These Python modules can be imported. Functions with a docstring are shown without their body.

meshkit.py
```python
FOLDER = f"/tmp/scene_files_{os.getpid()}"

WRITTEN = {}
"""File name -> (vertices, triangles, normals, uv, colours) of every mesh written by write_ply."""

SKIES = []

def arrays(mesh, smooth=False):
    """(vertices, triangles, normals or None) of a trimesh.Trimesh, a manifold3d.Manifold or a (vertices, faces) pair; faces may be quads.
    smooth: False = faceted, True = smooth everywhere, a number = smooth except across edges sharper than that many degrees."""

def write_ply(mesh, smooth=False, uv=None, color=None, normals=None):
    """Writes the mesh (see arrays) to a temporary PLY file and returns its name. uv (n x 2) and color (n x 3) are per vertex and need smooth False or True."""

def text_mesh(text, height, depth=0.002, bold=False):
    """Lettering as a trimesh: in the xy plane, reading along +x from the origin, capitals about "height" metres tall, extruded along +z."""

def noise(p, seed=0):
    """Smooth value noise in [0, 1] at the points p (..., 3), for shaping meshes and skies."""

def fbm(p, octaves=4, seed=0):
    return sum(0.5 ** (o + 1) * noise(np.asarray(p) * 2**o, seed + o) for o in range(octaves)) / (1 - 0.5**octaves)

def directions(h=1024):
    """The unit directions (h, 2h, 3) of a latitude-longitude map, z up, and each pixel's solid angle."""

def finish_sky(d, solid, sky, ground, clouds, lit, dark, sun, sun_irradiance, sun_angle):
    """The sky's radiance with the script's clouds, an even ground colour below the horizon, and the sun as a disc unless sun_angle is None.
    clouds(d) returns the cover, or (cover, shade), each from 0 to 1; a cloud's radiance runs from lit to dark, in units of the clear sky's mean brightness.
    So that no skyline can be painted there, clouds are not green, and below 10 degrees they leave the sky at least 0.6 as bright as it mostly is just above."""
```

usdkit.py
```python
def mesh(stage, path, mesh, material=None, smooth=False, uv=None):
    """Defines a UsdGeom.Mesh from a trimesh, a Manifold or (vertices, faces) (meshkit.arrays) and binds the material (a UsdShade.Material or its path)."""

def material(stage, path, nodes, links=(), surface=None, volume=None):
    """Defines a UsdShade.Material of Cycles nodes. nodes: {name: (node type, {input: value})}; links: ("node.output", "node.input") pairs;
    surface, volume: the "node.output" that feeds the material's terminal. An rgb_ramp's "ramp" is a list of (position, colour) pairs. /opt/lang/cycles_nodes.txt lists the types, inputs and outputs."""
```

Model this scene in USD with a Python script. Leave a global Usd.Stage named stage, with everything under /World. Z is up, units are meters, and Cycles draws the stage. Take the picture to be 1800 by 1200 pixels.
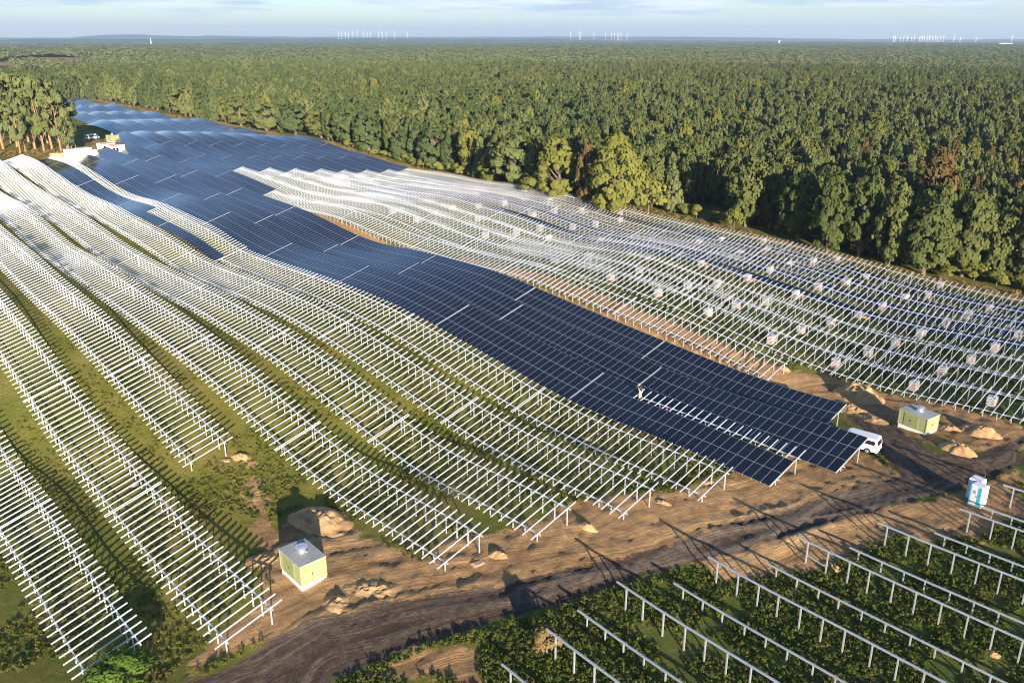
import math, random, numpy as np, trimesh, manifold3d, shapely, usdkit, meshkit
from scipy.interpolate import RectBivariateSpline
from pxr import Usd, UsdGeom, UsdLux, UsdShade, Gf, Sdf, Vt
random.seed(7); rng = np.random.default_rng(7)
stage = Usd.Stage.CreateInMemory()
UsdGeom.SetStageUpAxis(stage, 'Z'); UsdGeom.SetStageMetersPerUnit(stage, 1.0)
world = UsdGeom.Xform.Define(stage, '/World'); stage.SetDefaultPrim(world.GetPrim())
# ---------------------------------------------------------------- camera, sky, sun, exposure
EYE = 40.0
cam = UsdGeom.Camera.Define(stage, '/World/camera')
cam.CreateHorizontalApertureAttr(36.0); cam.CreateVerticalApertureAttr(24.0); cam.CreateFocalLengthAttr(29.6)
cam.CreateClippingRangeAttr(Gf.Vec2f(0.5, 60000)); cam.CreateExposureAttr(1.62)
cam.AddTranslateOp().Set((0, 0, EYE)); cam.AddRotateZOp().Set(48.0); cam.AddRotateXOp().Set(90 - 19.7715)
SUN_EL, SUN_AZ = math.radians(10.8), math.atan2(.903, -.4286)      # east, 25 degrees south of it
sun = UsdLux.DistantLight.Define(stage, '/World/sun')
sun.CreateNormalizeAttr(True); sun.CreateIntensityAttr(1.25); sun.CreateAngleAttr(0.53); sun.CreateColorAttr(Gf.Vec3f(1.0, .87, .70))
sun.AddRotateZOp().Set(180 - math.degrees(SUN_AZ)); sun.AddRotateXOp().Set(90 - math.degrees(SUN_EL))
dome = UsdLux.DomeLight.Define(stage, '/World/sky')
dome.GetPrim().SetCustomDataByKey('kind', 'structure')
mat = lambda n, nodes, links=(), surface=None, volume=None: usdkit.material(stage, '/World/Looks/' + n, nodes, links, surface, volume)
sky = mat('sky', {
    "s": ("sky_texture", {"sky_type": "single_scattering", "sun_disc": False, "sun_elevation": SUN_EL, "sun_rotation": SUN_AZ, "altitude": 50.0, "air_density": 1.0, "aerosol_density": .35, "ozone_density": 2.2}),
    "c": ("texture_coordinate", {}), "xyz": ("separate_xyz", {}),
    "m": ("mapping", {"scale": (2.6, 2.6, 40.0)}), "n": ("noise_texture", {"scale": 1.7, "detail": 7.0, "roughness": .56, "distortion": .35}),
    "r": ("rgb_ramp", {"ramp": [(.45, (0, 0, 0)), (.53, (.8, .8, .8)), (.62, (1, 1, 1))]}),
    "lim": ("map_range", {"from_min": .012, "from_max": .03, "to_min": 0.0, "to_max": 1.0, "clamp": True}),
    "lim2": ("map_range", {"from_min": .06, "from_max": .20, "to_min": .8, "to_max": 0.0, "clamp": True}),
    "m1": ("math", {"math_type": "multiply"}), "m2": ("math", {"math_type": "multiply"}),
    "n2": ("noise_texture", {"scale": 3.1, "detail": 5.0, "roughness": .6}), "r2": ("rgb_ramp", {"ramp": [(.40, (2.9, 3.7, 5.0)), (.60, (6.0, 6.4, 6.9))]}),
    "x": ("mix_color", {"blend_type": "mix", "use_clamp": True}),
    "tint": ("mix_color", {"blend_type": "multiply", "fac": 1.0, "b": (.86, .98, 1.20), "use_clamp": False}),
    "b": ("background_shader", {"strength": .062})},
    [("c.generated", "xyz.vector"), ("c.generated", "m.vector"), ("m.vector", "n.vector"), ("n.fac", "r.fac"), ("xyz.z", "lim.value"), ("xyz.z", "lim2.value"), ("r.color", "m1.value1"), ("lim.result", "m1.value2"),
     ("m1.value", "m2.value1"), ("lim2.result", "m2.value2"), ("m.vector", "n2.vector"), ("n2.fac", "r2.fac"), ("m2.value", "x.fac"), ("s.color", "tint.a"), ("tint.result", "x.a"), ("r2.color", "x.b"), ("x.result", "b.color")], surface="b.background")
UsdShade.MaterialBindingAPI.Apply(dome.GetPrim()).Bind(sky)
# ---------------------------------------------------------------- terrain (west, north) -> height, world x = -west, y = north
GW, GN = np.arange(-60, 681, 10.0), np.arange(-40, 293, 6.0)
HEIGHTS = np.array([int(v) for v in """-9 -7 -4 -3 -1 0 0 0 0 -1 -1 0 3 9 17 27 39 51 63 74 83 92 101 110 120 129 139 148 157 164 171 177 182 187 191 194 197 200 202 203 205 205 206 206 206 205 204 203 202 201 199 198 197 196 196 195 195 195 194 194 194 194 193 193 193 192 191 191 190 190 189 189 188 188 188 -10 -7 -5 -3 -2 -1 0 -1 -1 -2 -3 -3 -1 3 11 21 34 48 61 72 82 91 100 110 120 130 140 150 159 166 173 179 184 189 193 196 199 201 203 205 206 207 207 207 207 206 205 204 202 201 199 198 197 196 195 195 195 194 194 194 193 193 193 192 192 191 191 190 189 189 188 187 187 186 186 -11 -8 -6 -4 -2 -1 -1 -1 -2 -3 -5 -6 -5 -2 5 15 28 43 58 70 81 90 100 111 121 132 142 152 161 168 175 181 186 190 194 197 200 203 204 206 207 208 209 209 209 208 207 205 203 201 200 198 197 196 195 195 194 194 194 193 193 193 192 192 191 191 190 189 188 187 187 186 185 185 185 -11 -9 -6 -4 -2 -1 -1 -1 -2 -3 -5 -8 -9 -8 -2 8 22 37 53 67 79 91 102 113 123 134 144 154 163 170 177 183 188 192 195 198 201 203 205 207 209 210 210 211 210 209 208 206 204 202 200 198 197 196 195 194 194 194 193 193 193 192 192 191 191 190 189 188 187 186 185 185 184 183 183 -12 -9 -7 -5 -3 -1 -1 0 -1 -3 -5 -9 -12 -13 -9 1 14 31 49 65 79 92 104 116 127 137 147 156 165 173 179 185 190 193 197 199 202 204 206 208 210 211 212 212 212 211 210 208 205 203 200 198 197 196 195 194 194 193 193 193 192 192 191 191 190 189 188 187 186 185 184 183 183 182 182 -13 -10 -7 -5 -3 -1 0 0 0 -2 -4 -9 -14 -17 -15 -7 8 27 47 66 82 96 109 122 132 142 151 160 168 176 182 188 192 195 198 200 202 204 207 209 211 213 214 214 214 213 212 210 207 204 201 199 197 196 195 194 194 193 193 192 192 191 191 190 189 189 188 187 185 184 183 182 181 181 180 -14 -11 -8 -5 -3 -1 0 0 0 -1 -4 -9 -17 -23 -23 -15 2 25 49 71 88 103 117 130 140 148 156 164 173 180 186 191 194 197 199 200 202 204 207 209 212 214 216 217 217 216 214 212 209 206 202 199 197 196 195 194 194 193 192 192 191 191 190 189 189 188 187 186 185 183 182 181 180 179 179 -16 -12 -9 -6 -3 -1 0 1 1 -1 -5 -13 -22 -28 -31 -24 -3 27 57 82 101 115 130 141 150 157 163 170 178 185 190 194 197 198 199 200 202 204 207 210 213 216 218 219 219 218 217 214 211 208 204 201 199 197 196 195 194 193 192 191 190 190 189 189 188 187 186 185 184 182 181 180 179 178 177 -17 -13 -10 -7 -4 -2 0 1 1 -1 -7 -22 -29 -29 -34 -32 -2 38 72 98 118 133 145 155 161 166 171 177 184 190 195 198 200 200 200 200 201 204 207 211 215 218 220 221 222 221 220 217 214 211 207 203 201 199 197 195 193 192 191 190 189 188 188 187 187 186 185 184 183 182 180 179 178 177 176 -19 -15 -11 -8 -5 -2 0 0 0 -1 -7 -24 -32 -21 -23 -20 19 62 94 117 135 149 160 167 172 175 178 183 189 195 200 203 203 202 201 200 201 203 207 212 216 220 222 224 224 224 222 220 217 213 210 206 203 200 197 195 193 191 189 188 187 187 186 186 186 185 184 184 182 181 180 178 177 176 175 -20 -17 -13 -9 -5 -2 0 1 1 1 0 -7 -15 -10 3 26 58 89 112 129 145 158 168 175 178 179 182 187 193 200 205 207 206 204 202 200 200 203 208 213 218 221 224 226 227 226 225 222 219 216 212 208 205 201 198 194 192 189 187 186 185 184 184 184 184 184 183 182 181 180 179 177 176 174 173 -22 -18 -14 -10 -6 -3 0 2 4 7 9 5 -3 2 25 52 77 100 114 126 143 154 165 173 177 178 180 186 195 203 209 210 208 205 202 200 201 204 209 214 219 223 226 228 228 228 226 224 221 217 214 210 205 201 197 193 190 187 184 183 182 181 181 182 182 182 182 181 180 179 177 176 174 173 172 -24 -21 -16 -12 -8 -4 0 3 6 11 16 10 0 10 37 63 80 95 105 113 124 127 141 159 169 170 172 181 193 205 211 212 209 205 201 200 201 205 210 216 221 224 227 229 229 228 226 224 221 218 214 209 205 200 195 190 186 183 180 179 178 177 178 178 179 179 180 179 178 177 176 174 172 171 169 -27 -23 -19 -14 -10 -5 -1 2 6 9 19 12 0 17 46 70 82 88 92 98 98 94 112 139 155 156 161 172 188 204 213 212 207 202 199 198 200 205 211 217 221 225 227 228 228 227 225 222 219 216 212 208 203 197 191 186 181 178 175 173 172 172 173 174 175 176 177 177 176 175 173 172 170 168 167 -29 -25 -21 -16 -11 -7 -3 0 2 5 17 13 2 23 53 74 82 86 82 79 82 91 107 123 134 141 149 162 179 201 210 208 201 196 194 194 199 205 211 217 221 223 225 225 225 223 220 218 215 212 208 204 199 192 186 180 175 171 168 166 165 166 167 169 171 173 174 174 173 172 170 169 167 165 164 -31 -27 -23 -18 -12 -7 -3 -2 0 2 15 10 8 28 55 75 83 82 75 69 74 92 105 115 124 127 135 150 168 188 198 196 190 187 188 190 197 204 210 215 218 219 220 220 219 216 213 210 207 204 202 198 192 185 178 171 166 162 159 157 157 158 160 163 165 168 170 170 169 168 167 165 163 162 160 -32 -28 -24 -19 -13 -6 -1 1 0 3 10 3 7 27 51 70 79 78 71 65 71 93 105 113 118 114 118 134 154 172 180 178 174 177 182 188 195 202 208 212 212 211 211 210 209 206 202 198 195 193 191 188 182 175 167 161 155 151 149 148 148 149 152 155 158 162 164 165 164 163 162 160 159 158 156 -34 -29 -25 -20 -12 -5 2 5 1 2 5 2 4 24 46 66 73 74 69 64 66 90 104 112 115 106 108 123 145 162 166 160 162 171 180 188 194 200 204 205 202 198 196 195 194 190 186 182 179 178 176 174 168 161 154 148 143 139 137 136 137 139 142 146 150 154 157 158 158 157 156 155 154 153 151 -34 -30 -25 -19 -12 -4 2 6 2 0 2 4 3 19 41 62 73 72 64 56 58 73 92 103 109 106 110 125 141 154 158 157 161 171 180 188 192 194 194 191 185 180 176 175 174 171 167 163 160 158 157 155 150 144 139 133 129 126 124 124 125 128 131 136 140 145 148 150 150 150 150 149 148 147 146 -35 -30 -25 -19 -12 -6 0 3 1 -6 -8 -11 -7 11 29 49 64 65 53 42 41 55 74 88 96 101 108 121 134 145 152 158 165 174 182 188 190 186 180 171 162 155 153 152 152 150 146 142 138 136 135 133 130 126 122 118 115 112 111 111 113 116 120 125 130 134 138 140 141 142 142 142 141 141 141 -37 -31 -26 -20 -15 -9 -3 0 -1 -12 -19 -26 -16 1 16 36 50 51 40 27 26 42 62 75 84 91 101 114 125 135 145 156 167 176 183 187 186 177 163 147 134 128 127 129 130 129 126 121 117 114 114 113 111 108 105 103 101 99 99 99 101 105 109 114 119 124 127 130 132 133 134 134 135 135 135 -39 -33 -28 -23 -18 -14 -8 -3 -1 -7 -27 -31 -18 -3 12 29 42 40 37 26 28 47 65 71 73 79 91 105 115 123 133 148 165 173 180 185 182 168 146 123 107 101 104 109 113 113 108 102 96 94 95 95 95 93 91 89 88 87 87 87 90 94 99 104 109 113 117 120 123 125 126 127 127 128 128 -43 -37 -32 -28 -24 -19 -15 -9 -2 -6 -21 -21 5 26 38 53 58 49 48 51 63 80 82 73 65 65 80 95 104 109 115 131 149 157 170 179 177 159 132 104 82 80 86 95 101 102 97 88 80 79 80 82 82 81 79 79 78 78 78 78 80 84 89 94 99 103 107 111 113 116 117 119 120 121 122 -48 -42 -38 -34 -30 -25 -20 -12 -3 -6 -20 -17 7 32 50 57 58 49 43 52 70 85 85 73 59 54 67 82 91 96 101 112 124 138 158 172 169 150 122 93 72 69 77 87 96 97 91 81 73 70 71 73 74 74 72 71 71 71 71 72 74 77 81 86 90 94 98 102 105 107 109 111 113 114 115 -53 -48 -44 -40 -36 -31 -24 -14 -5 -10 -25 -24 -7 17 38 42 41 36 29 38 55 69 76 69 56 48 54 66 76 82 89 98 108 124 148 165 162 142 114 87 69 65 73 85 96 99 91 79 69 66 67 69 70 70 69 67 66 66 67 68 70 72 75 78 82 86 90 93 96 99 101 103 105 107 109 -59 -55 -50 -46 -42 -36 -30 -19 -12 -18 -31 -37 -21 2 18 30 24 21 21 27 42 52 66 63 53 45 45 53 60 67 75 85 96 114 138 155 153 134 108 82 65 63 71 85 98 102 91 76 65 63 66 69 69 67 64 62 62 62 63 64 65 67 69 72 75 79 82 85 88 91 94 96 99 101 103 -64 -60 -56 -52 -46 -40 -33 -24 -18 -21 -36 -47 -33 -16 -2 15 18 4 4 12 27 35 48 48 43 43 41 45 47 53 62 72 85 102 126 144 143 125 101 76 61 60 70 84 96 99 88 72 61 62 68 73 71 65 60 58 58 59 60 60 61 62 63 66 69 72 75 78 81 84 87 89 92 94 97 -70 -66 -62 -57 -51 -44 -37 -29 -24 -26 -38 -49 -44 -29 -13 6 14 0 -7 3 18 28 38 37 28 28 27 29 32 39 49 61 73 89 112 130 131 115 92 70 57 57 68 82 93 94 83 67 57 61 72 79 74 64 56 55 57 58 58 57 56 57 59 61 64 67 69 72 75 77 80 83 86 89 91 -74 -71 -66 -61 -55 -49 -42 -35 -32 -34 -43 -52 -51 -35 -17 -1 5 -5 -14 -2 16 27 34 32 20 15 12 13 16 24 38 51 62 76 97 115 117 103 83 64 53 54 65 78 89 89 78 62 53 60 74 83 75 61 52 53 57 59 57 54 52 52 55 58 60 63 65 67 69 72 75 78 80 83 86 -79 -75 -71 -66 -60 -54 -48 -44 -41 -44 -53 -63 -58 -38 -21 -11 -14 -19 -23 -8 12 23 28 28 19 11 4 1 2 12 28 44 53 64 83 99 102 91 73 57 48 51 61 74 85 85 73 57 49 57 72 80 72 57 48 53 61 64 58 51 47 49 53 56 59 60 61 62 64 67 69 73 76 79 82 -83 -80 -75 -71 -66 -60 -56 -53 -52 -55 -64 -72 -64 -47 -31 -27 -28 -31 -30 -19 3 17 21 17 10 2 -6 -10 -8 1 17 33 43 53 71 87 89 77 62 49 44 47 57 69 80 81 69 53 45 53 69 77 67 51 45 54 68 70 59 47 43 47 53 58 59 59 58 59 60 62 65 68 71 74 78 -87 -84 -80 -76 -71 -67 -63 -61 -62 -65 -72 -78 -71 -54 -40 -36 -37 -41 -39 -30 -13 1 6 3 -4 -12 -15 -17 -17 -10 6 22 33 45 62 75 75 64 50 41 39 43 51 63 75 77 65 49 41 49 64 71 61 45 41 55 72 74 59 43 40 50 59 63 62 59 56 56 57 59 62 65 68 71 74 -91 -88 -85 -81 -77 -73 -71 -70 -71 -74 -78 -82 -75 -60 -47 -40 -41 -44 -42 -34 -22 -11 -5 -4 -11 -20 -19 -19 -22 -19 -6 11 21 35 54 65 63 52 39 35 39 43 46 56 69 74 62 44 35 44 58 63 55 44 42 58 74 75 60 45 46 59 70 71 66 59 55 54 55 56 59 62 65 68 71 -95 -92 -89 -85 -82 -79 -77 -76 -78 -80 -83 -83 -76 -65 -53 -44 -41 -40 -36 -29 -19 -10 -5 -2 -11 -18 -16 -18 -24 -28 -17 -2 8 22 46 59 57 44 30 33 47 48 40 48 64 70 58 41 29 40 55 57 52 47 51 64 76 76 64 54 60 73 82 80 70 60 54 53 53 55 57 60 63 66 69 -98 -95 -92 -89 -86 -83 -82 -81 -82 -84 -85 -83 -77 -68 -57 -48 -42 -38 -32 -25 -17 -10 -5 -4 -10 -15 -17 -21 -28 -31 -22 -10 2 17 37 51 51 41 32 36 47 48 42 47 58 63 54 40 32 39 50 53 51 51 56 66 74 75 68 65 71 81 86 83 73 63 56 54 53 54 56 59 62 64 67 -101 -98 -95 -92 -89 -87 -85 -85 -86 -86 -86 -83 -78 -70 -60 -52 -44 -38 -31 -24 -17 -12 -8 -8 -11 -15 -18 -22 -27 -27 -21 -10 2 16 31 42 45 41 37 39 45 46 45 48 54 56 51 42 37 40 46 50 51 53 58 65 70 72 71 71 76 82 85 82 74 65 58 55 54 55 56 58 61 63 66 -103 -100 -97 -94 -91 -89 -88 -87 -87 -88 -86 -84 -78 -71 -63 -54 -47 -39 -32 -26 -19 -15 -12 -11 -13 -16 -19 -22 -24 -22 -16 -7 4 16 29 38 42 41 40 42 45 46 47 49 52 53 50 45 42 42 45 48 50 53 57 62 66 69 71 73 77 81 82 79 73 66 60 56 55 55 56 58 60 63 65 -105 -102 -99 -96 -93 -91 -89 -89 -89 -88 -87 -84 -79 -72 -65 -57 -49 -41 -34 -28 -22 -18 -16 -15 -16 -18 -20 -21 -21 -18 -11 -2 7 17 27 35 40 42 43 44 45 47 48 50 51 51 50 47 44 44 45 47 50 52 55 59 62 66 69 72 75 78 78 76 71 65 60 57 56 56 57 58 60 62 64 -106 -104 -101 -98 -95 -93 -91 -90 -90 -89 -87 -84 -79 -73 -66 -59 -51 -43 -36 -30 -25 -21 -19 -18 -18 -19 -20 -20 -18 -14 -7 1 9 18 27 34 39 42 44 45 46 48 49 50 51 51 50 48 46 45 46 47 49 51 53 56 59 63 66 70 72 74 74 72 68 64 60 57 56 56 57 58 60 61 62 -108 -105 -102 -99 -97 -94 -93 -92 -91 -90 -88 -85 -80 -74 -67 -60 -53 -45 -38 -32 -27 -24 -21 -20 -20 -20 -20 -19 -17 -12 -6 2 10 18 26 33 38 42 44 45 47 48 49 49 50 50 49 48 46 46 46 47 48 50 52 55 57 61 64 67 69 71 70 69 66 63 59 57 56 56 56 57 59 60 61 -109 -106 -103 -101 -98 -96 -94 -93 -92 -91 -89 -85 -81 -75 -69 -61 -54 -47 -40 -34 -29 -26 -23 -22 -22 -22 -21 -20 -17 -12 -6 1 9 17 25 31 37 41 44 46 47 48 48 49 49 49 48 47 46 46 46 47 48 49 51 53 56 59 62 64 66 67 67 66 64 61 59 57 56 55 56 56 58 59 60 -110 -107 -105 -102 -99 -97 -96 -94 -93 -92 -90 -87 -82 -76 -70 -63 -55 -48 -41 -35 -30 -27 -25 -24 -23 -23 -22 -20 -17 -13 -7 0 8 16 23 30 36 40 43 45 47 47 48 48 48 47 47 46 46 45 46 46 47 49 51 53 55 57 60 62 63 64 64 63 61 59 57 56 55 55 55 55 56 57 58 -111 -108 -106 -103 -100 -98 -97 -95 -94 -93 -91 -88 -83 -78 -71 -64 -56 -49 -42 -36 -31 -28 -26 -25 -25 -24 -24 -22 -19 -14 -9 -2 6 14 21 29 34 39 42 45 46 47 47 47 47 46 45 45 45 45 45 46 47 48 50 52 54 56 58 60 61 61 61 60 59 57 56 55 54 54 54 54 55 56 57 -113 -110 -107 -104 -101 -99 -97 -96 -96 -94 -93 -90 -85 -79 -72 -65 -57 -50 -43 -37 -32 -28 -26 -26 -26 -26 -25 -24 -21 -16 -11 -4 3 12 20 27 33 38 41 44 45 46 46 46 45 45 44 44 44 44 44 45 46 48 49 51 53 55 56 57 58 59 58 58 57 55 54 53 53 53 53 53 54 55 55 -114 -111 -108 -105 -102 -100 -98 -97 -97 -96 -94 -91 -87 -80 -73 -66 -58 -51 -44 -37 -32 -29 -27 -27 -27 -28 -27 -26 -23 -18 -13 -7 1 10 18 26 32 37 40 43 44 45 45 44 44 43 42 42 42 43 44 45 46 47 49 50 52 53 55 56 56 56 56 56 55 54 53 52 51 51 51 52 52 53 54 -115 -112 -109 -106 -103 -101 -99 -98 -98 -97 -96 -93 -88 -82 -74 -67 -59 -51 -44 -38 -33 -29 -28 -28 -28 -29 -29 -27 -24 -20 -15 -9 -1 8 16 24 31 36 39 41 43 43 43 43 42 42 41 41 41 42 43 44 45 46 48 49 51 52 53 54 54 54 54 54 53 52 51 50 50 50 50 50 51 52 53 -116 -113 -110 -107 -105 -102 -101 -100 -99 -98 -96 -94 -89 -83 -75 -68 -60 -53 -46 -39 -34 -31 -29 -29 -30 -30 -30 -28 -25 -21 -16 -10 -2 6 14 22 29 34 38 40 41 42 42 42 41 41 40 40 40 41 42 43 44 46 47 48 50 51 52 52 53 53 52 52 51 50 50 49 49 49 49 49 50 50 51 -117 -114 -111 -109 -106 -104 -102 -101 -100 -99 -97 -94 -89 -83 -76 -69 -61 -54 -47 -41 -36 -33 -31 -31 -31 -31 -31 -29 -26 -22 -17 -11 -3 5 13 20 27 32 36 39 40 41 41 41 40 40 39 39 40 40 41 42 43 45 46 47 49 50 50 51 51 51 51 50 50 49 48 48 48 48 48 48 48 49 50 -118 -115 -113 -110 -108 -106 -104 -103 -102 -100 -98 -94 -90 -84 -77 -70 -63 -55 -49 -43 -38 -35 -33 -32 -32 -32 -31 -30 -27 -23 -18 -12 -4 3 11 19 25 30 34 37 39 40 40 40 39 39 38 38 39 39 40 41 42 44 45 46 47 48 49 49 49 49 49 49 48 48 47 47 47 46 47 47 47 48 48 -119 -116 -114 -111 -109 -107 -105 -104 -103 -101 -99 -95 -91 -85 -78 -71 -64 -57 -50 -44 -40 -37 -35 -34 -33 -33 -32 -31 -28 -24 -19 -13 -5 2 10 17 24 29 33 36 37 38 39 38 38 38 37 37 38 38 39 40 41 43 44 45 46 47 47 48 48 48 48 47 47 46 46 46 45 45 45 46 46 47 47 -120 -118 -115 -113 -110 -108 -107 -105 -104 -102 -100 -96 -92 -86 -79 -72 -65 -58 -51 -46 -41 -38 -36 -35 -34 -34 -33 -32 -29 -25 -20 -14 -6 1 9 16 22 28 32 34 36 37 37 37 37 37 36 36 37 37 38 39 40 42 43 44 45 46 46 46 47 46 46 46 46 45 45 44 44 44 44 44 45 45 46 -122 -119 -116 -114 -111 -110 -108 -107 -105 -104 -101 -98 -93 -87 -81 -74 -66 -59 -52 -47 -42 -39 -37 -36 -36 -35 -35 -33 -30 -26 -21 -15 -8 0 8 15 22 27 31 33 35 36 36 36 36 35 35 35 36 36 37 38 39 41 42 43 44 44 45 45 45 45 45 45 44 44 44 43 43 43 43 43 44 44 45 -123 -120 -117 -115 -112 -110 -109 -108 -107 -105 -103 -100 -95 -89 -82 -75 -67 -60 -53 -47 -43 -40 -38 -37 -37 -37 -36 -35 -32 -28 -23 -16 -9 -1 7 14 21 26 30 32 34 35 35 35 34 34 34 34 34 35 36 37 38 39 41 42 43 43 44 44 44 44 44 43 43 43 42 42 42 42 42 42 42 43 43 -124 -121 -119 -116 -113 -111 -110 -109 -108 -107 -105 -101 -97 -91 -84 -76 -69 -61 -54 -48 -43 -40 -38 -38 -38 -38 -38 -36 -33 -29 -24 -18 -10 -2 6 14 20 25 29 31 33 33 33 33 33 32 32 32 33 34 35 36 37 38 40 41 41 42 42 43 43 43 42 42 42 42 41 41 41 41 41 41 41 42 42 -125 -123 -120 -117 -114 -112 -110 -109 -109 -108 -106 -103 -99 -92 -85 -77 -70 -62 -55 -49 -44 -40 -39 -39 -39 -40 -39 -38 -35 -31 -26 -20 -12 -3 5 13 20 25 28 30 31 32 32 32 31 31 31 31 32 32 34 35 36 37 38 39 40 41 41 41 41 41 41 41 41 40 40 40 40 40 40 40 40 41 41 -127 -124 -121 -118 -115 -113 -111 -110 -110 -109 -108 -105 -100 -93 -86 -79 -71 -64 -57 -50 -45 -41 -40 -40 -41 -41 -41 -39 -36 -32 -27 -21 -13 -5 4 12 19 23 26 28 29 30 30 30 30 29 29 29 30 31 32 33 35 36 37 38 39 40 40 40 40 40 40 40 39 39 39 39 39 39 39 39 39 39 40""".split()], float).reshape(len(GN), len(GW)) / 20
SPL = RectBivariateSpline(GN, GW, HEIGHTS)
def Z(w, n):
    w, n = np.asarray(w, float), np.asarray(n, float)
    wc, nc = np.clip(w, -55, 675), np.clip(n, -38, 286)
    z = SPL.ev(nc, wc)
    d = np.hypot(w - wc, n - nc)
    far = 1.5 + 3.0 * np.sin(w * .0031 + 1) * np.cos(n * .0027)
    k = np.clip(d / 350, 0, 1); k = k * k * (3 - 2 * k)
    return z * (1 - k) + far * k + 11 * np.exp(-(((w - 1520) / 300) ** 2 + ((n - 360) / 260) ** 2))
PITCH, FPX = math.radians(19.7715), 1480.0
WAX, NAX = np.array([math.sin(math.radians(-42)), math.cos(math.radians(-42))]), np.array([math.cos(math.radians(-42)), -math.sin(math.radians(-42))])
def ray(x, y):                                                     # a direction in (west, north, up)
    a, b = (x - 900) / FPX, (y - 600) / FPX
    f = math.cos(PITCH) - b * math.sin(PITCH)
    return np.array([a * WAX[0] + f * WAX[1], a * NAX[0] + f * NAX[1], -math.sin(PITCH) - b * math.cos(PITCH)])
def at(x, y, up=0.0):                                              # where the view through a pixel of the photograph meets the terrain
    r = ray(x, y); t = np.linspace(30, 1500, 9000); p = r * t[:, None] + [0, 0, EYE]
    i = int(np.argmax(p[:, 2] - up < Z(p[:, 0], p[:, 1])))
    return p[i]
def W3(w, n, z): return np.stack(np.broadcast_arrays(-np.asarray(w, float), np.asarray(n, float), np.asarray(z, float)), -1)
# ---------------------------------------------------------------- helpers
COUNT = {}
def free(path):
    k = COUNT.get(path, 0); COUNT[path] = k + 1
    return path if k == 0 else f'{path}_{k:03d}'
def say(p, label=None, cat=None, group=None, kind=None):
    for k, v in (('label', label), ('category', cat), ('group', group), ('kind', kind)):
        if v: p.SetCustomDataByKey(k, v)
    return p
def thing(name, label, cat, loc=(0, 0, 0), rotz=0.0, group=None):
    x = UsdGeom.Xform.Define(stage, free('/World/' + name))
    x.AddTranslateOp().Set(tuple(map(float, loc)))
    if rotz: x.AddRotateZOp().Set(float(rotz))
    say(x.GetPrim(), label, cat, group)
    return x.GetPrim()
def obj(name, mesh, m, parent=None, smooth=False, kind=None, label=None, cat=None, group=None):
    p = free((str(parent.GetPath()) if parent else '/World') + '/' + name)
    g = usdkit.mesh(stage, p, mesh, m, smooth).GetPrim()
    return say(g, label, cat, group, kind)
BOXF = np.array([[0, 2, 1], [0, 3, 2], [4, 5, 6], [4, 6, 7], [0, 1, 5], [0, 5, 4], [1, 2, 6], [1, 6, 5], [2, 3, 7], [2, 7, 6], [3, 0, 4], [3, 4, 7]], np.int32)
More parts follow.
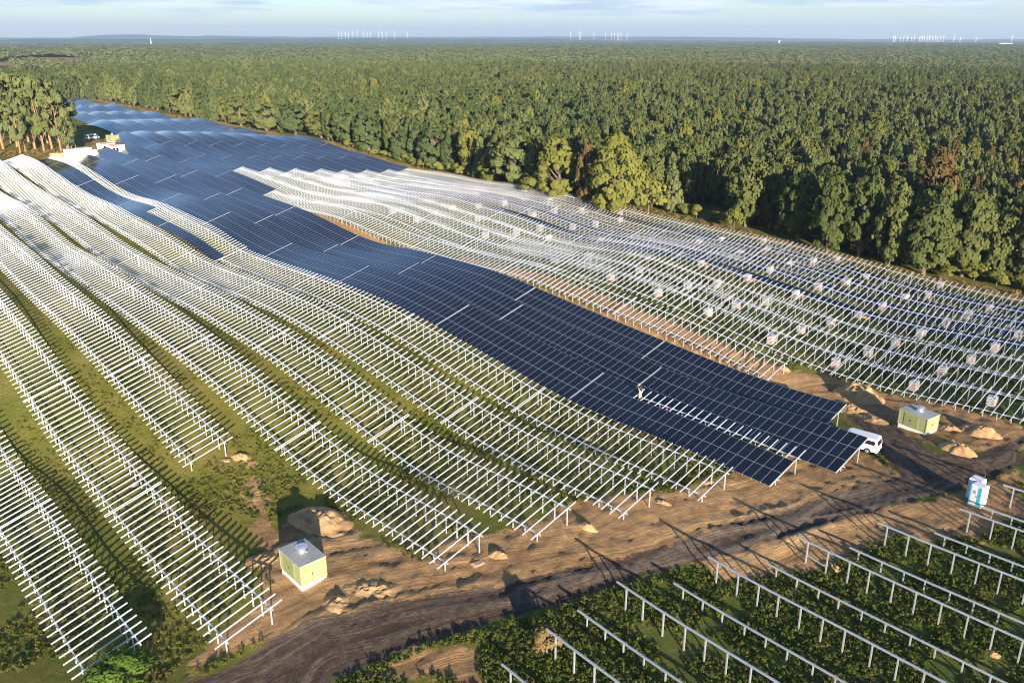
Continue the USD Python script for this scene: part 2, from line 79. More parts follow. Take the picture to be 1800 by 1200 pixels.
def fast(name, v, f, m, parent, frame=None):                        # a small faceted mesh, quickly
    g = UsdGeom.Mesh.Define(stage, free(f'{parent.GetPath()}/{name}'))
    g.CreatePointsAttr(Vt.Vec3fArray.FromNumpy(np.ascontiguousarray(v, np.float32)))
    g.CreateFaceVertexCountsAttr(Vt.IntArray(len(f), 3)); g.CreateFaceVertexIndicesAttr(Vt.IntArray.FromNumpy(np.ascontiguousarray(f, np.int32).ravel()))
    g.CreateSubdivisionSchemeAttr('none')
    if frame is not None:
        UsdGeom.PrimvarsAPI(g).CreatePrimvar('frame', Sdf.ValueTypeNames.FloatArray, 'uniform').Set(Vt.FloatArray.FromNumpy(np.asarray(frame, np.float32)))
    UsdShade.MaterialBindingAPI.Apply(g.GetPrim()).Bind(m)
    return g.GetPrim()
def beam(a, b, wid, hei, up=(0, 0, 1.0)):
    a, b, up = np.asarray(a, float), np.asarray(b, float), np.asarray(up, float)
    d = b - a; d /= np.linalg.norm(d); s = np.cross(d, up); s /= np.linalg.norm(s); u = np.cross(s, d)
    s, u = s * wid / 2, u * hei / 2
    return np.array([a - s - u, a + s - u, a + s + u, a - s + u, b - s - u, b + s - u, b + s + u, b - s + u]), BOXF
def tubeline(pts, wid, hei):                                        # a rail bent along points
    p = np.asarray(pts, float); d = np.gradient(p, axis=0); s = np.cross(d, [0, 0, 1.0]); s /= np.linalg.norm(s, axis=1, keepdims=True); u = np.cross(s, d); u /= np.linalg.norm(u, axis=1, keepdims=True)
    s, u, n = s * wid / 2, u * hei / 2, len(p)
    v = np.stack([p - s - u, p + s - u, p + s + u, p - s + u], 1).reshape(-1, 3); f = []
    for i in range(n - 1):
        for j in range(4):
            a, b = i * 4 + j, i * 4 + (j + 1) % 4
            f += [[a, b, b + 4], [a, b + 4, a + 4]]
    e = (n - 1) * 4
    f += [[0, 2, 1], [0, 3, 2], [e, e + 1, e + 2], [e, e + 2, e + 3]]
    return v, np.array(f, np.int32)
def join(parts):
    vs, fs, k = [], [], 0
    for v, f in parts:
        vs.append(v); fs.append(f + k); k += len(v)
    return np.vstack(vs), np.vstack(fs)
def box(x0, x1, y0, y1, z0, z1):
    return np.array([[x0, y0, z0], [x1, y0, z0], [x1, y1, z0], [x0, y1, z0], [x0, y0, z1], [x1, y0, z1], [x1, y1, z1], [x0, y1, z1]], float), BOXF
def cbox(x0, x1, y0, y1, z0, z1, r=.03):                            # a box with chamfered edges
    c = [manifold3d.Manifold.cube([x1 - x0 - 2 * (r if k != 0 else 0), y1 - y0 - 2 * (r if k != 1 else 0), z1 - z0 - 2 * (r if k != 2 else 0)]).translate([x0 + (r if k != 0 else 0), y0 + (r if k != 1 else 0), z0 + (r if k != 2 else 0)]) for k in range(3)]
    return manifold3d.Manifold.batch_hull(c)
ORD = ['zeroth', 'first', 'second', 'third', 'fourth', 'fifth', 'sixth', 'seventh', 'eighth', 'ninth', 'tenth', 'eleventh', 'twelfth', 'thirteenth', 'fourteenth', 'fifteenth', 'sixteenth', 'seventeenth', 'eighteenth', 'nineteenth', 'twentieth']
# ---------------------------------------------------------------- materials
def plain(name, c, rough=.6, metal=0.0, var=.12, scale=3.0, bump=0.0, spec=.5):
    nodes = {"g": ("texture_coordinate", {}), "n": ("noise_texture", {"scale": scale, "detail": 5.0, "roughness": .6}), "a": ("map_range", {"from_min": .3, "from_max": .7, "to_min": 1 - var, "to_max": 1 + var}),
             "m": ("mix_color", {"blend_type": "multiply", "fac": 1.0, "a": c, "use_clamp": False}), "p": ("principled_bsdf", {"roughness": rough, "metallic": metal, "specular_ior_level": spec})}
    links = [("g.object", "n.vector"), ("n.fac", "a.value"), ("a.result", "m.b"), ("m.result", "p.base_color")]
    if bump:
        nodes["b"] = ("bump", {"strength": bump, "distance": .05}); links += [("n.fac", "b.height"), ("b.normal", "p.normal")]
    return mat(name, nodes, links, surface="p.BSDF")
STEEL = plain('galvanised_steel', (.82, .84, .87), .40, .70, .10, 1.3)
STEEL2 = plain('zinc_rail', (.62, .65, .69), .38, .65, .10, .8)
MODULE = mat('solar_module', {
    "f": ("attribute", {"attribute": "frame"}), "o": ("object_info", {}), "r": ("rgb_ramp", {"ramp": [(0, (.004, .005, .010)), (1, (.007, .008, .016))]}),
    "g": ("principled_bsdf", {"roughness": .14, "ior": 1.45, "specular_ior_level": .5, "coat_weight": .35, "coat_roughness": .10, "coat_ior": 1.55}), "a": ("principled_bsdf", {"base_color": (.36, .38, .42), "metallic": .6, "roughness": .38}),
    "x": ("mix_closure", {})}, [("o.random", "r.fac"), ("r.color", "g.base_color"), ("f.fac", "x.fac"), ("g.BSDF", "x.closure1"), ("a.BSDF", "x.closure2")], surface="x.closure")
def leaf(name, c1, c2, trans=.32, c3=None):
    return mat(name, {
        "o": ("object_info", {}), "g": ("geometry", {}), "n": ("noise_texture", {"scale": .55, "detail": 3.0}), "mx": ("math", {"math_type": "multiply_add", "value2": .55}), "sc": ("math", {"math_type": "multiply", "value2": .45}),
        "r": ("rgb_ramp", {"ramp": [(.15, c1), (.85, c2)] if c3 is None else [(.12, c1), (.72, c2), (.93, c3)]}), "d": ("diffuse_bsdf", {"roughness": .4}), "t": ("translucent_bsdf", {}), "x": ("mix_closure", {"fac": trans})},
        [("g.position", "n.vector"), ("o.random", "sc.value1"), ("n.fac", "mx.value1"), ("sc.value", "mx.value3"), ("mx.value", "r.fac"), ("r.color", "d.color"), ("r.color", "t.color"), ("d.BSDF", "x.closure1"), ("t.BSDF", "x.closure2")], surface="x.closure")
LEAF = {'pale': leaf('foliage_pale_green', (0.109, 0.138, 0.051), (0.192, 0.211, 0.079)), 'dark': leaf('foliage_dark_green', (0.064, 0.097, 0.038), (0.122, 0.151, 0.059)),
        'yellow': leaf('foliage_yellow_green', (0.134, 0.154, 0.036), (0.224, 0.220, 0.058)), 'brown': leaf('foliage_rust_brown', (.105, .075, .035), (.165, .120, .050)),
        'oak': leaf('foliage_oak_green', (0.077, 0.102, 0.033), (0.160, 0.173, 0.059)), 'pine': leaf('foliage_pine_green', (0.109, 0.138, 0.054), (0.192, 0.211, 0.084)),
        'wood': leaf('foliage_forest', (.040, .070, .022), (.085, .108, .034), .2, (.13, .10, .04)), 'far': leaf('foliage_far_forest', (0.115, 0.147, 0.064), (0.192, 0.211, 0.092), .2),
        'bush': leaf('foliage_bright_bush', (.07, .14, .02), (.13, .20, .04)), 'straw': leaf('dry_stalks', (.20, .14, .06), (.33, .24, .11)), 'weed': leaf('field_weeds', (.060, .095, .020), (.150, .175, .042)), 'grass': leaf('short_grass', (0.109, 0.121, 0.025), (0.218, 0.190, 0.052))}
BARK = plain('bark_grey', (.16, .12, .09), .9, 0, .3, 2.0); BARKP = plain('bark_pine_orange', (.30, .17, .09), .9, 0, .3, 1.2)
WHITE = plain('white_paint', (.70, .71, .73), .35, 0, .03); GREENP = plain('pale_green_panel', (.29, .305, .15), .5, 0, .05, 1.5); GREEND = plain('louvre_green', (.26, .275, .12), .5, 0, .06, 2)
ROOFG = plain('grey_roof_concrete', (.30, .31, .30), .8, 0, .12, 4.0); CONC = plain('white_concrete_base', (.72, .72, .70), .8, 0, .08, 3); ALU = plain('bare_aluminium', (.72, .74, .77), .28, .8, .05)
BLACK = plain('black_rubber', (.02, .02, .02), .7); GLASSD = mat('dark_vehicle_glass', {"p": ("principled_bsdf", {"base_color": (.015, .018, .02), "roughness": .06})}, surface="p.BSDF")
TEAL = plain('teal_plastic', (.06, .40, .50), .4, 0, .05); YELLOW = plain('yellow_sign', (.85, .62, .03), .5, 0, .02); REDL = plain('red_lamp', (.5, .03, .02), .3, 0, .02); ORANGE = plain('orange_helmet', (.90, .33, .03), .4, 0, .03)
CARD = plain('brown_cardboard', (.42, .21, .12), .85, 0, .15, 6); FILM = plain('white_wrap_film', (.50, .51, .53), .4, 0, .06, 5); WOOD = plain('pale_pallet_wood', (.48, .34, .19), .85, 0, .2, 5); TAN = plain('tan_cardboard', (.62, .36, .16), .85, 0, .15, 5)
SKIN = plain('skin', (.55, .34, .25), .6, 0, .04); NAVY = plain('navy_cloth', (.02, .022, .04), .9, 0, .15); BEIGE = plain('beige_cloth', (.55, .47, .36), .9, 0, .1); PINK = plain('pink_cloth', (.55, .22, .24), .9, 0, .1)
FENCEG = plain('green_wire_fence', (.05, .16, .09), .6, 0, .1)
def sandmat(name, c1, c2, scale=1.2):
    return mat(name, {"g": ("geometry", {}), "n": ("noise_texture", {"scale": scale, "detail": 9.0, "roughness": .68}), "n2": ("noise_texture", {"scale": 9.0, "detail": 6.0, "roughness": .7}), "r": ("rgb_ramp", {"ramp": [(.3, c1), (.65, c2)]}),
        "b": ("bump", {"strength": .8, "distance": .12}), "p": ("principled_bsdf", {"roughness": .95, "specular_ior_level": .1})},
        [("g.position", "n.vector"), ("g.position", "n2.vector"), ("n.fac", "r.fac"), ("r.color", "p.base_color"), ("n2.fac", "b.height"), ("b.normal", "p.normal")], surface="p.BSDF")
SAND = sandmat('heaped_sand', (.30, .18, .085), (.50, .32, .16))
# ---------------------------------------------------------------- ground: one sheet out to the horizon; masks say where soil, gravel and dry grass lie
def poly(*px): return shapely.Polygon([tuple(at(x, y)[:2]) for x, y in px])
ROAD = shapely.union_all([poly((380, 1199), (470, 1130), (560, 1085), (700, 1055), (870, 1030), (1000, 1000), (1100, 982), (1250, 935), (1400, 893), (1530, 850), (1585, 838), (1560, 805), (1530, 770), (1490, 728), (1560, 740), (1640, 795), (1720, 797), (1799, 765), (1799, 815), (1700, 853), (1560, 893), (1450, 922), (1330, 955), (1200, 1000), (1060, 1030), (960, 1072), (860, 1095), (760, 1125), (640, 1170), (560, 1199)),
    shapely.LineString([(44.0, 19), (46, 6), (47, -12), (47, -30)]).buffer(3.6), shapely.LineString([(15, 80), (0, 86), (-30, 92)]).buffer(4.5)])
SOIL = shapely.union_all([poly((432, 790), (470, 870), (480, 940), (540, 905), (620, 925), (690, 960), (745, 985), (780, 950), (850, 935), (940, 925), (985, 890), (1080, 870), (1180, 860), (1270, 835), (1370, 800), (1450, 780), (1540, 800), (1590, 835), (1500, 870), (1350, 930), (1200, 985), (1080, 1015), (960, 1060), (840, 1075), (560, 1110), (420, 1150), (330, 1190), (300, 1170), (420, 1090), (480, 1040), (450, 950), (440, 880)),
    poly((1380, 650), (1440, 655), (1560, 690), (1680, 715), (1799, 745), (1799, 790), (1700, 800), (1560, 760), (1470, 720), (1330, 660)),
    poly((1215, 990), (1330, 945), (1470, 905), (1600, 880), (1790, 830), (1799, 905), (1730, 955), (1580, 945), (1510, 975), (1450, 1010), (1350, 1020), (1270, 1030)), poly((640, 1185), (760, 1130), (850, 1125), (850, 1199), (650, 1199)),
    shapely.LineString([(40, 90.5), (60, 89.8), (90, 89.2), (140, 89.2), (180, 89.6), (220, 89.5), (262, 90)]).buffer(1.1), shapely.LineString([tuple(at(x, y)[:2]) for x, y in ((215, 240), (250, 262), (280, 280), (300, 292))]).buffer(2.6),
    shapely.LineString([(32, 93.3), (50, 93), (80, 92.5), (115, 92.2)]).buffer(2.0), shapely.LineString([(266, 66), (266, 74), (272, 80), (296, 88)]).buffer(3.0)])
DRY = shapely.union_all([shapely.LineString([(45, 168.5), (70, 163.5), (100, 166), (125, 167.5), (150, 165), (190, 164), (230, 167), (300, 168), (400, 168), (600, 169)]).buffer(2.2), shapely.LineString([tuple(at(x, y)[:2]) for x, y in ((0, 272), (60, 270), (130, 270))]).buffer(4.5)])
def axis(*spans):
    return np.unique(np.concatenate([np.arange(a, b, s) for a, b, s in spans]))
def geom(a, b, k): return a * (b / a) ** np.linspace(0, 1, k)
aw = np.concatenate([-geom(60, 24000, 26)[::-1], axis((-40, -8, 3)), axis((-8, 90, .42)), axis((90, 160, 1.0)), axis((160, 300, 2.2)), axis((300, 640, 5.0)), geom(645, 26000, 46)])
an = np.concatenate([-geom(40, 24000, 26)[::-1], axis((-34, 6, 2)), axis((6, 100, .42)), axis((100, 175, 1.2)), axis((175, 300, 5)), geom(305, 26000, 46)])
gw, gn = np.meshgrid(aw, an, indexing='ij'); fw, fn = gw.ravel(), gn.ravel()
pts = shapely.points(fw, fn); near = (fw > -40) & (fw < 640) & (fn > -40) & (fn < 180)
def mask(shape, soft, amp, seed):
    d = np.full(len(fw), 60.0); d[near] = np.where(shapely.contains(shape, pts[near]), -shapely.distance(shape.boundary, pts[near]), shapely.distance(shape, pts[near]))
    wob = np.zeros(len(fw)); wob[near] = amp * 2 * (meshkit.fbm(np.stack([fw[near] * .35, fn[near] * .35, np.full(near.sum(), seed)], 1)) - .5)
    return np.clip(.5 - (d + wob) / soft, 0, 1)
soil, road, dry = mask(SOIL, 1.6, 2.2, 1.5), mask(ROAD, 1.1, .9, 4.5), mask(DRY, 2.5, 2.0, 8.5)
gz = Z(fw, fn)
dry = np.maximum(dry, .60 * (((fw - 1340) / 470) ** 2 + ((fn - .24 * fw) / 150) ** 2 < 1))
p3 = np.stack([fw, fn, np.zeros(len(fw))], 1)
nearest = (fw > -8) & (fw < 95) & (fn > 6) & (fn < 100)
lump = np.zeros(len(fw)); q = p3[nearest]
lump[nearest] = (meshkit.fbm(q * [.9, .9, 1]) - .5) * .20 + (meshkit.fbm(q * [2.2, 2.2, 1] + 9) - .5) * .10
ang = math.radians(-63)                                              # the road's own direction: wheel ruts run along it
across = fw * math.cos(ang) - fn * math.sin(ang)
dist = np.zeros(len(fw)); dist[nearest] = np.where(shapely.contains(ROAD, pts[nearest]), 1, -1) * shapely.distance(ROAD.boundary, pts[nearest])
dist[nearest] += (meshkit.fbm(q * .13) - .5) * 2.2
trk = np.full(len(fw), .5); trk[nearest] = meshkit.fbm(np.stack([dist[nearest] * 1.15, fw[nearest] * .035, fn[nearest] * .035 + 7], 1), 3)
trk[nearest] = np.clip((trk[nearest] - .5) * 1.7 + .5, 0, 1)
rut = np.zeros(len(fw)); rut[nearest] = np.sin((fn[nearest] * .93 + fw[nearest] * .42 + meshkit.fbm(q * .12) * 3.0) * 2 * math.pi / 1.9)
gz = gz + lump * (.35 + 1.3 * soil) * (1 - .6 * road) + (trk - .5) * (.26 * road + .20 * soil) * nearest + rut * .02 * soil - .05 * road
ridge = nearest * np.exp(-((road - .35) / .2) ** 2) * .16 * (road > .02); gz = gz + ridge * (soil > .2)
na, nb = gw.shape; ii = np.arange(na * nb).reshape(na, nb)
gf = np.stack([ii[:-1, :-1], ii[:-1, 1:], ii[1:, 1:], ii[1:, :-1]], -1).reshape(-1, 4)
lush = np.clip(.55 - (fw - 42) / 26, 0, 1); lush = np.maximum(lush, np.clip(.75 - np.abs(fn - 11) / 16, 0, 1) * (fw < 110)); lush = np.maximum(lush, np.where(fn > 95, .55, 0))
GROUND = mat('field_ground', {
    "g": ("geometry", {}), "mk": ("attribute", {"attribute": "masks"}), "s": ("separate_color", {}), "lu": ("attribute", {"attribute": "lush"}), "tr": ("attribute", {"attribute": "tracks"}), "la": ("attribute", {"attribute": "lane"}), "px": ("separate_xyz", {}), "lx": ("math", {"math_type": "multiply", "value2": 3.4}), "ly": ("math", {"math_type": "multiply", "value2": .09}), "lz": ("math", {"math_type": "multiply", "value2": .09}), "lv": ("combine_xyz", {}), "ln": ("noise_texture", {"scale": 1.0, "detail": 5.0, "roughness": .62}), "tmix": ("mix_float", {"fac": .6}), "hmix": ("math", {"math_type": "multiply"}), "hsum": ("math", {"math_type": "add"}), "msum": ("math", {"math_type": "maximum"}), "tm": ("math", {"math_type": "multiply", "value2": .62}), "tn": ("math", {"math_type": "multiply_add", "value2": .42}), "um": ("math", {"math_type": "multiply", "value2": .55}), "un": ("math", {"math_type": "multiply_add", "value2": .45}),
    "n1": ("noise_texture", {"scale": .16, "detail": 6.0, "roughness": .6}), "n2": ("noise_texture", {"scale": 1.6, "detail": 8.0, "roughness": .72}), "n3": ("noise_texture", {"scale": 7.0, "detail": 6.0, "roughness": .75}),
    "ga": ("rgb_ramp", {"ramp": [(.28, (.070, .095, .014)), (.43, (.135, .140, .022)), (.56, (.205, .172, .040)), (.72, (.27, .180, .075))]}),
    "gb": ("rgb_ramp", {"ramp": [(.30, (.046, .072, .014)), (.48, (.088, .108, .022)), (.60, (.145, .132, .038)), (.74, (.20, .135, .066))]}), "gm": ("mix_color", {"blend_type": "mix"}),
    "av": ("math", {"math_type": "multiply_add", "value2": .45}), "hf": ("math", {"math_type": "multiply", "value2": .55}),
    "so": ("rgb_ramp", {"ramp": [(.22, (.105, .058, .028)), (.44, (.290, .170, .080)), (.60, (.43, .27, .132)), (.78, (.56, .37, .19))]}), "rd": ("rgb_ramp", {"ramp": [(.24, (.030, .020, .014)), (.48, (.080, .055, .040)), (.72, (.24, .185, .140))]}), "dr": ("rgb_ramp", {"ramp": [(.30, (.13, .10, .035)), (.52, (.30, .20, .085)), (.72, (.42, .29, .14))]}),
    "ks": ("math", {"math_type": "add"}), "ns": ("map_range", {"from_min": .3, "from_max": .7, "to_min": -.34, "to_max": .34}), "rs": ("map_range", {"from_min": .42, "from_max": .58, "to_min": 0.0, "to_max": 1.0, "clamp": True}),
    "kd": ("math", {"math_type": "add"}), "rdry": ("map_range", {"from_min": .40, "from_max": .60, "to_min": 0.0, "to_max": 1.0, "clamp": True}), "kr": ("math", {"math_type": "add"}), "rr": ("map_range", {"from_min": .40, "from_max": .60, "to_min": 0.0, "to_max": 1.0, "clamp": True}),
    "x1": ("mix_color", {"blend_type": "mix"}), "x2": ("mix_color", {"blend_type": "mix"}), "x3": ("mix_color", {"blend_type": "mix"}), "b": ("bump", {"strength": .9, "distance": .10}), "b2": ("bump", {"strength": .7, "distance": .30}), "p": ("principled_bsdf", {"roughness": .95, "specular_ior_level": .12})},
    [("g.position", "n1.vector"), ("g.position", "n2.vector"), ("g.position", "n3.vector"), ("mk.color", "s.color"), ("n1.fac", "hf.value1"), ("n2.fac", "av.value1"), ("hf.value", "av.value3"), ("av.value", "ga.fac"), ("av.value", "gb.fac"), ("lu.fac", "gm.fac"), ("ga.color", "gm.a"), ("gb.color", "gm.b"),
     ("g.position", "px.vector"), ("la.fac", "lx.value1"), ("px.x", "ly.value1"), ("px.y", "lz.value1"), ("lx.value", "lv.x"), ("ly.value", "lv.y"), ("lz.value", "lv.z"), ("lv.vector", "ln.vector"), ("tr.fac", "tmix.a"), ("ln.fac", "tmix.b"), ("s.r", "msum.value1"), ("s.g", "msum.value2"), ("ln.fac", "hmix.value1"), ("msum.value", "hmix.value2"), ("n2.fac", "hsum.value1"), ("hmix.value", "hsum.value2"), ("tmix.result", "tm.value1"), ("n2.fac", "tn.value1"), ("tm.value", "tn.value3"), ("tmix.result", "um.value1"), ("n2.fac", "un.value1"), ("um.value", "un.value3"), ("un.value", "so.fac"), ("tn.value", "rd.fac"), ("n2.fac", "dr.fac"), ("n2.fac", "ns.value"), ("s.r", "ks.value1"), ("ns.result", "ks.value2"), ("ks.value", "rs.value"), ("s.b", "kd.value1"), ("ns.result", "kd.value2"), ("kd.value", "rdry.value"), ("s.g", "kr.value1"), ("ns.result", "kr.value2"), ("kr.value", "rr.value"),
     ("rdry.result", "x1.fac"), ("gm.result", "x1.a"), ("dr.color", "x1.b"), ("rs.result", "x2.fac"), ("x1.result", "x2.a"), ("so.color", "x2.b"), ("rr.result", "x3.fac"), ("x2.result", "x3.a"), ("rd.color", "x3.b"), ("x3.result", "p.base_color"),
     ("hsum.value", "b2.height"), ("b2.normal", "b.normal"), ("n3.fac", "b.height"), ("b.normal", "p.normal")], surface="p.BSDF")
gm = usdkit.mesh(stage, '/World/ground', (W3(fw, fn, gz), gf), GROUND, True)
api = UsdGeom.PrimvarsAPI(gm)
api.CreatePrimvar('masks', Sdf.ValueTypeNames.Color3fArray, 'vertex').Set(Vt.Vec3fArray.FromNumpy(np.stack([soil, road, dry], 1).astype(np.float32)))
api.CreatePrimvar('lush', Sdf.ValueTypeNames.FloatArray, 'vertex').Set(Vt.FloatArray.FromNumpy(lush.astype(np.float32)))
api.CreatePrimvar('lane', Sdf.ValueTypeNames.FloatArray, 'vertex').Set(Vt.FloatArray.FromNumpy(dist.astype(np.float32)))
api.CreatePrimvar('tracks', Sdf.ValueTypeNames.FloatArray, 'vertex').Set(Vt.FloatArray.FromNumpy(trk.astype(np.float32)))
say(gm.GetPrim(), kind='structure')
GZ = RectBivariateSpline(aw, an, gz.reshape(na, nb), kx=1, ky=1)     # the sheet itself, lumps and ruts included
def G(w, n): return GZ.ev(w, n)
# ---------------------------------------------------------------- hills along the horizon
HILL = mat('wooded_hills', {"g": ("geometry", {}), "n": ("noise_texture", {"scale": .004, "detail": 8.0, "roughness": .65}), "r": ("rgb_ramp", {"ramp": [(.35, (.030, .050, .022)), (.55, (.055, .075, .030)), (.66, (.12, .12, .06))]}), "d": ("diffuse_bsdf", {})},
    [("g.position", "n.vector"), ("n.fac", "r.fac"), ("r.color", "d.color")], surface="d.BSDF")
def hills(name, dist, depth, heights, seed):                         # heights: (pixel column, metres above the eye's level)
    xs = np.linspace(-260, 2060, 240); r0 = np.array([ray(x, 68)[:2] for x in xs]); r0 /= np.linalg.norm(r0, axis=1, keepdims=True)
    h = np.interp(xs, *zip(*heights)) + meshkit.fbm(np.stack([xs * .02, np.zeros(240), np.full(240, seed)], 1)) * 18 - 9
    rows = []
    for k, (t, s) in enumerate(((0, 0), (.3, .55), (.5, 1), (.75, .6), (1, 0))):
        rows.append(W3(r0[:, 0] * (dist + depth * t), r0[:, 1] * (dist + depth * t), np.where(s > 0, np.maximum(h, 6) * s, -12.0)))
    v = np.stack(rows).reshape(-1, 3); i = np.arange(5 * 240).reshape(5, 240)
    f = np.stack([i[:-1, :-1], i[:-1, 1:], i[1:, 1:], i[1:, :-1]], -1).reshape(-1, 4)
    say(usdkit.mesh(stage, free('/World/' + name), (v, f), HILL, True).GetPrim(), kind='structure')
hills('hills', 13500, 2600, [(-260, 55), (120, 50), (160, 78), (205, 98), (240, 100), (300, 78), (340, 74), (370, 88), (420, 78), (520, 62), (700, 66), (900, 60), (960, 72), (1100, 70), (1250, 58), (1350, 50), (1500, 30), (2060, 24)], 1.0)
hills('hills', 9000, 1500, [(-260, 26), (300, 34), (600, 36), (640, 40), (800, 30), (950, 34), (1150, 20), (1500, 8), (2060, 10)], 5.0)
# ---------------------------------------------------------------- mounting racks and module tables
TAN_T = math.tan(math.radians(16)); COS_T, SIN_T = math.cos(math.radians(16)), math.sin(math.radians(16))
HALF = 3.03
def hgt(dn): return .48 + (dn + HALF) * TAN_T                        # rafter axis above ground at dn north of the row's middle
UPT = np.array([0, -SIN_T, COS_T])
MF, MFR = [], []
def module_mesh(c):                                                  # c: four top corners (w0 s0, w1 s0, w1 s1, w0 s1); frame proud of the glass
    c = np.asarray(c); nrm = np.cross(c[3] - c[0], c[1] - c[0]); nrm /= np.linalg.norm(nrm)
    if nrm[2] < 0: nrm = -nrm
    lw, ls = np.linalg.norm(c[1] - c[0]), np.linalg.norm(c[3] - c[0]); a, b = .024 / lw, .024 / ls
    P = lambda u, v: (1 - u) * (1 - v) * c[0] + u * (1 - v) * c[1] + u * v * c[2] + (1 - u) * v * c[3]
    inn = [P(u, v) - nrm * .004 for u, v in ((a, b), (1 - a, b), (1 - a, .496), (a, .496), (a, .504), (1 - a, .504), (1 - a, 1 - b), (a, 1 - b))]
    return np.vstack([c, inn, c - nrm * .038])
_q = lambda a, b, c, d: [[a, b, c], [a, c, d]]
MF = np.array(_q(0, 1, 5, 4) + _q(1, 2, 10, 5) + _q(2, 3, 11, 10) + _q(3, 0, 4, 11) + _q(4, 5, 6, 7) + _q(7, 6, 9, 8) + _q(8, 9, 10, 11) + _q(0, 12, 13, 1) + _q(1, 13, 14, 2) + _q(2, 14, 15, 3) + _q(3, 15, 12, 0) + _q(12, 15, 14, 13), np.int32)
MFR = np.array([1.0] * 8 + [0, 0, .12, .12, 0, 0] + [.9] * 8 + [.3, .3])
def table(rowname, nc, wa, wb, mods, label, group, detail=2, cat=None):
    """one free-standing table from wa (east) to wb (west): two rails on posts, a rafter a metre apart, modules where mods(k, w) says so"""
    m = max(2, int(round((wb - wa) / 1.0))); ws = np.linspace(wa, wb, m + 1); step = ws[1] - ws[0]
    zc = Z(ws, nc); zs = zc
    on = [[bool(mods(k, (ws[i] + ws[i + 1]) / 2)) for i in range(m)] for k in range(3)]
    full = any(map(any, on)); covered = all(map(all, on))
    x0 = np.array([-(wa + wb) / 2, nc, float(Z((wa + wb) / 2, nc))])
    t = thing('module_table' if full else 'mounting_rack', label, cat or ('solar table' if full else 'mounting rack'), x0, 0, group)
    loc = lambda p: np.asarray(p) - x0
    REACH = HALF if full else 2.62
    def raf(i): return loc(W3(ws[i], nc - REACH, zs[i] + hgt(-REACH))), loc(W3(ws[i], nc + REACH, zs[i] + hgt(REACH)))
    rails = []
    for dn in (-1.75, 1.75):
        kk = np.linspace(0, m, max(3, m // 3 + 1)); wr = np.interp(kk, range(m + 1), ws); wr[0] -= .25; wr[-1] += .25
        rails.append(tubeline(loc(W3(wr, nc + dn, np.interp(wr, ws, zs) + hgt(dn) - .10)), .09, .12))
    posts = []
    npst = max(3, int(round((wb - wa) / 1.5)) + 1)
    for dn in (-1.75, 1.75):
        for wq in np.linspace(wa + .15, wb - .15, npst):
            zt = float(np.interp(wq, ws, zs)) + hgt(dn) - .17
            posts.append(beam(loc([-wq, nc + dn, float(G(wq, nc + dn)) - .35]), loc([-wq, nc + dn, zt]), .075, .09, (0, 1, 0)))
    if detail == 0:
        say(fast('substructure', *join(rails + posts), STEEL2, t), kind='stuff')
    else:
        for r_ in rails: fast('rail', *r_, STEEL2, t)
        for p_ in posts: fast('post', *p_, STEEL, t)
    if detail or not covered:
        for i in range(m + 1):
            hid = i not in (0, m) and all(on[k][i] and on[k][i - 1] for k in range(3))
            if not hid: fast('rafter', *beam(*raf(i), .07, .11, UPT), STEEL, t)
    else:
        for i in (0, m): fast('rafter', *beam(*raf(i), .06, .09, UPT), STEEL2, t)
    bulk = []
    for k in range(3):
        s0, s1 = -3.17 + 2.12 * k, -3.17 + 2.12 * k + 2.09
        for i in range(m):
            if not on[k][i]: continue
            c = []
            for wq, zq, s in ((ws[i] + .014, zs[i], s0), (ws[i + 1] - .014, zs[i + 1], s0), (ws[i + 1] - .014, zs[i + 1], s1), (ws[i] + .014, zs[i], s1)):
                c.append(loc([-wq, nc + s * COS_T, zq + hgt(0) + s * SIN_T]) + UPT * .105)
            v = module_mesh(c)
            if detail == 2: fast('module', v, MF, MODULE, t, MFR)
            else: bulk.append((v, MF))
    if bulk:
        say(fast('module', *join(bulk), MODULE, t, np.tile(MFR, len(bulk))), kind='stuff')
    return t
NC = {}
for k in range(1, 8): NC['L%d' % k] = 21 + 8.05 * (k - 2) - 1.75
for k in range(1, 4): NC['P%d' % k] = 21 + 8.05 * (k + 5) - 1.75
for k in range(1, 10): NC['R%d' % k] = 21 + 8.05 * (k + 8) - 1.75
EAST = dict(L1=53.3, L2=49.3, L3=74.7, L4=45.0, L5=43.0, L6=40.6, L7=38.2, P1=35.6, P2=33.2, P3=39.6, R1=51.3, R2=20, R3=20, R4=18, R5=17, R6=16, R7=15, R8=14, R9=13)
WEST = dict(L1=140, L2=150, L3=178, L4=214, L5=240, L6=250, L7=253, P1=256, P2=262, P3=268, R1=296, R2=312, R3=332, R4=400, R5=450, R6=500, R7=560, R8=588, R9=592)
FIRSTB = dict(P1=61.9, P2=59.6, P3=65.5, L7=63.3, L6=65.6, L5=67.3, L4=71.6, L3=96.0, L2=72.5, L1=78, R1=77, R2=47)
WHO = dict(L1='first', L2='second', L3='third', L4='fourth', L5='fifth', L6='sixth', L7='seventh', P1='front', P2='middle', P3='rear')
def none(k, w): return False
def everything(k, w): return True
PANELFROM = dict(R1=190.5, R2=225, R3=225, R4=225, R5=225, R6=225, R7=225, R8=225, R9=226)
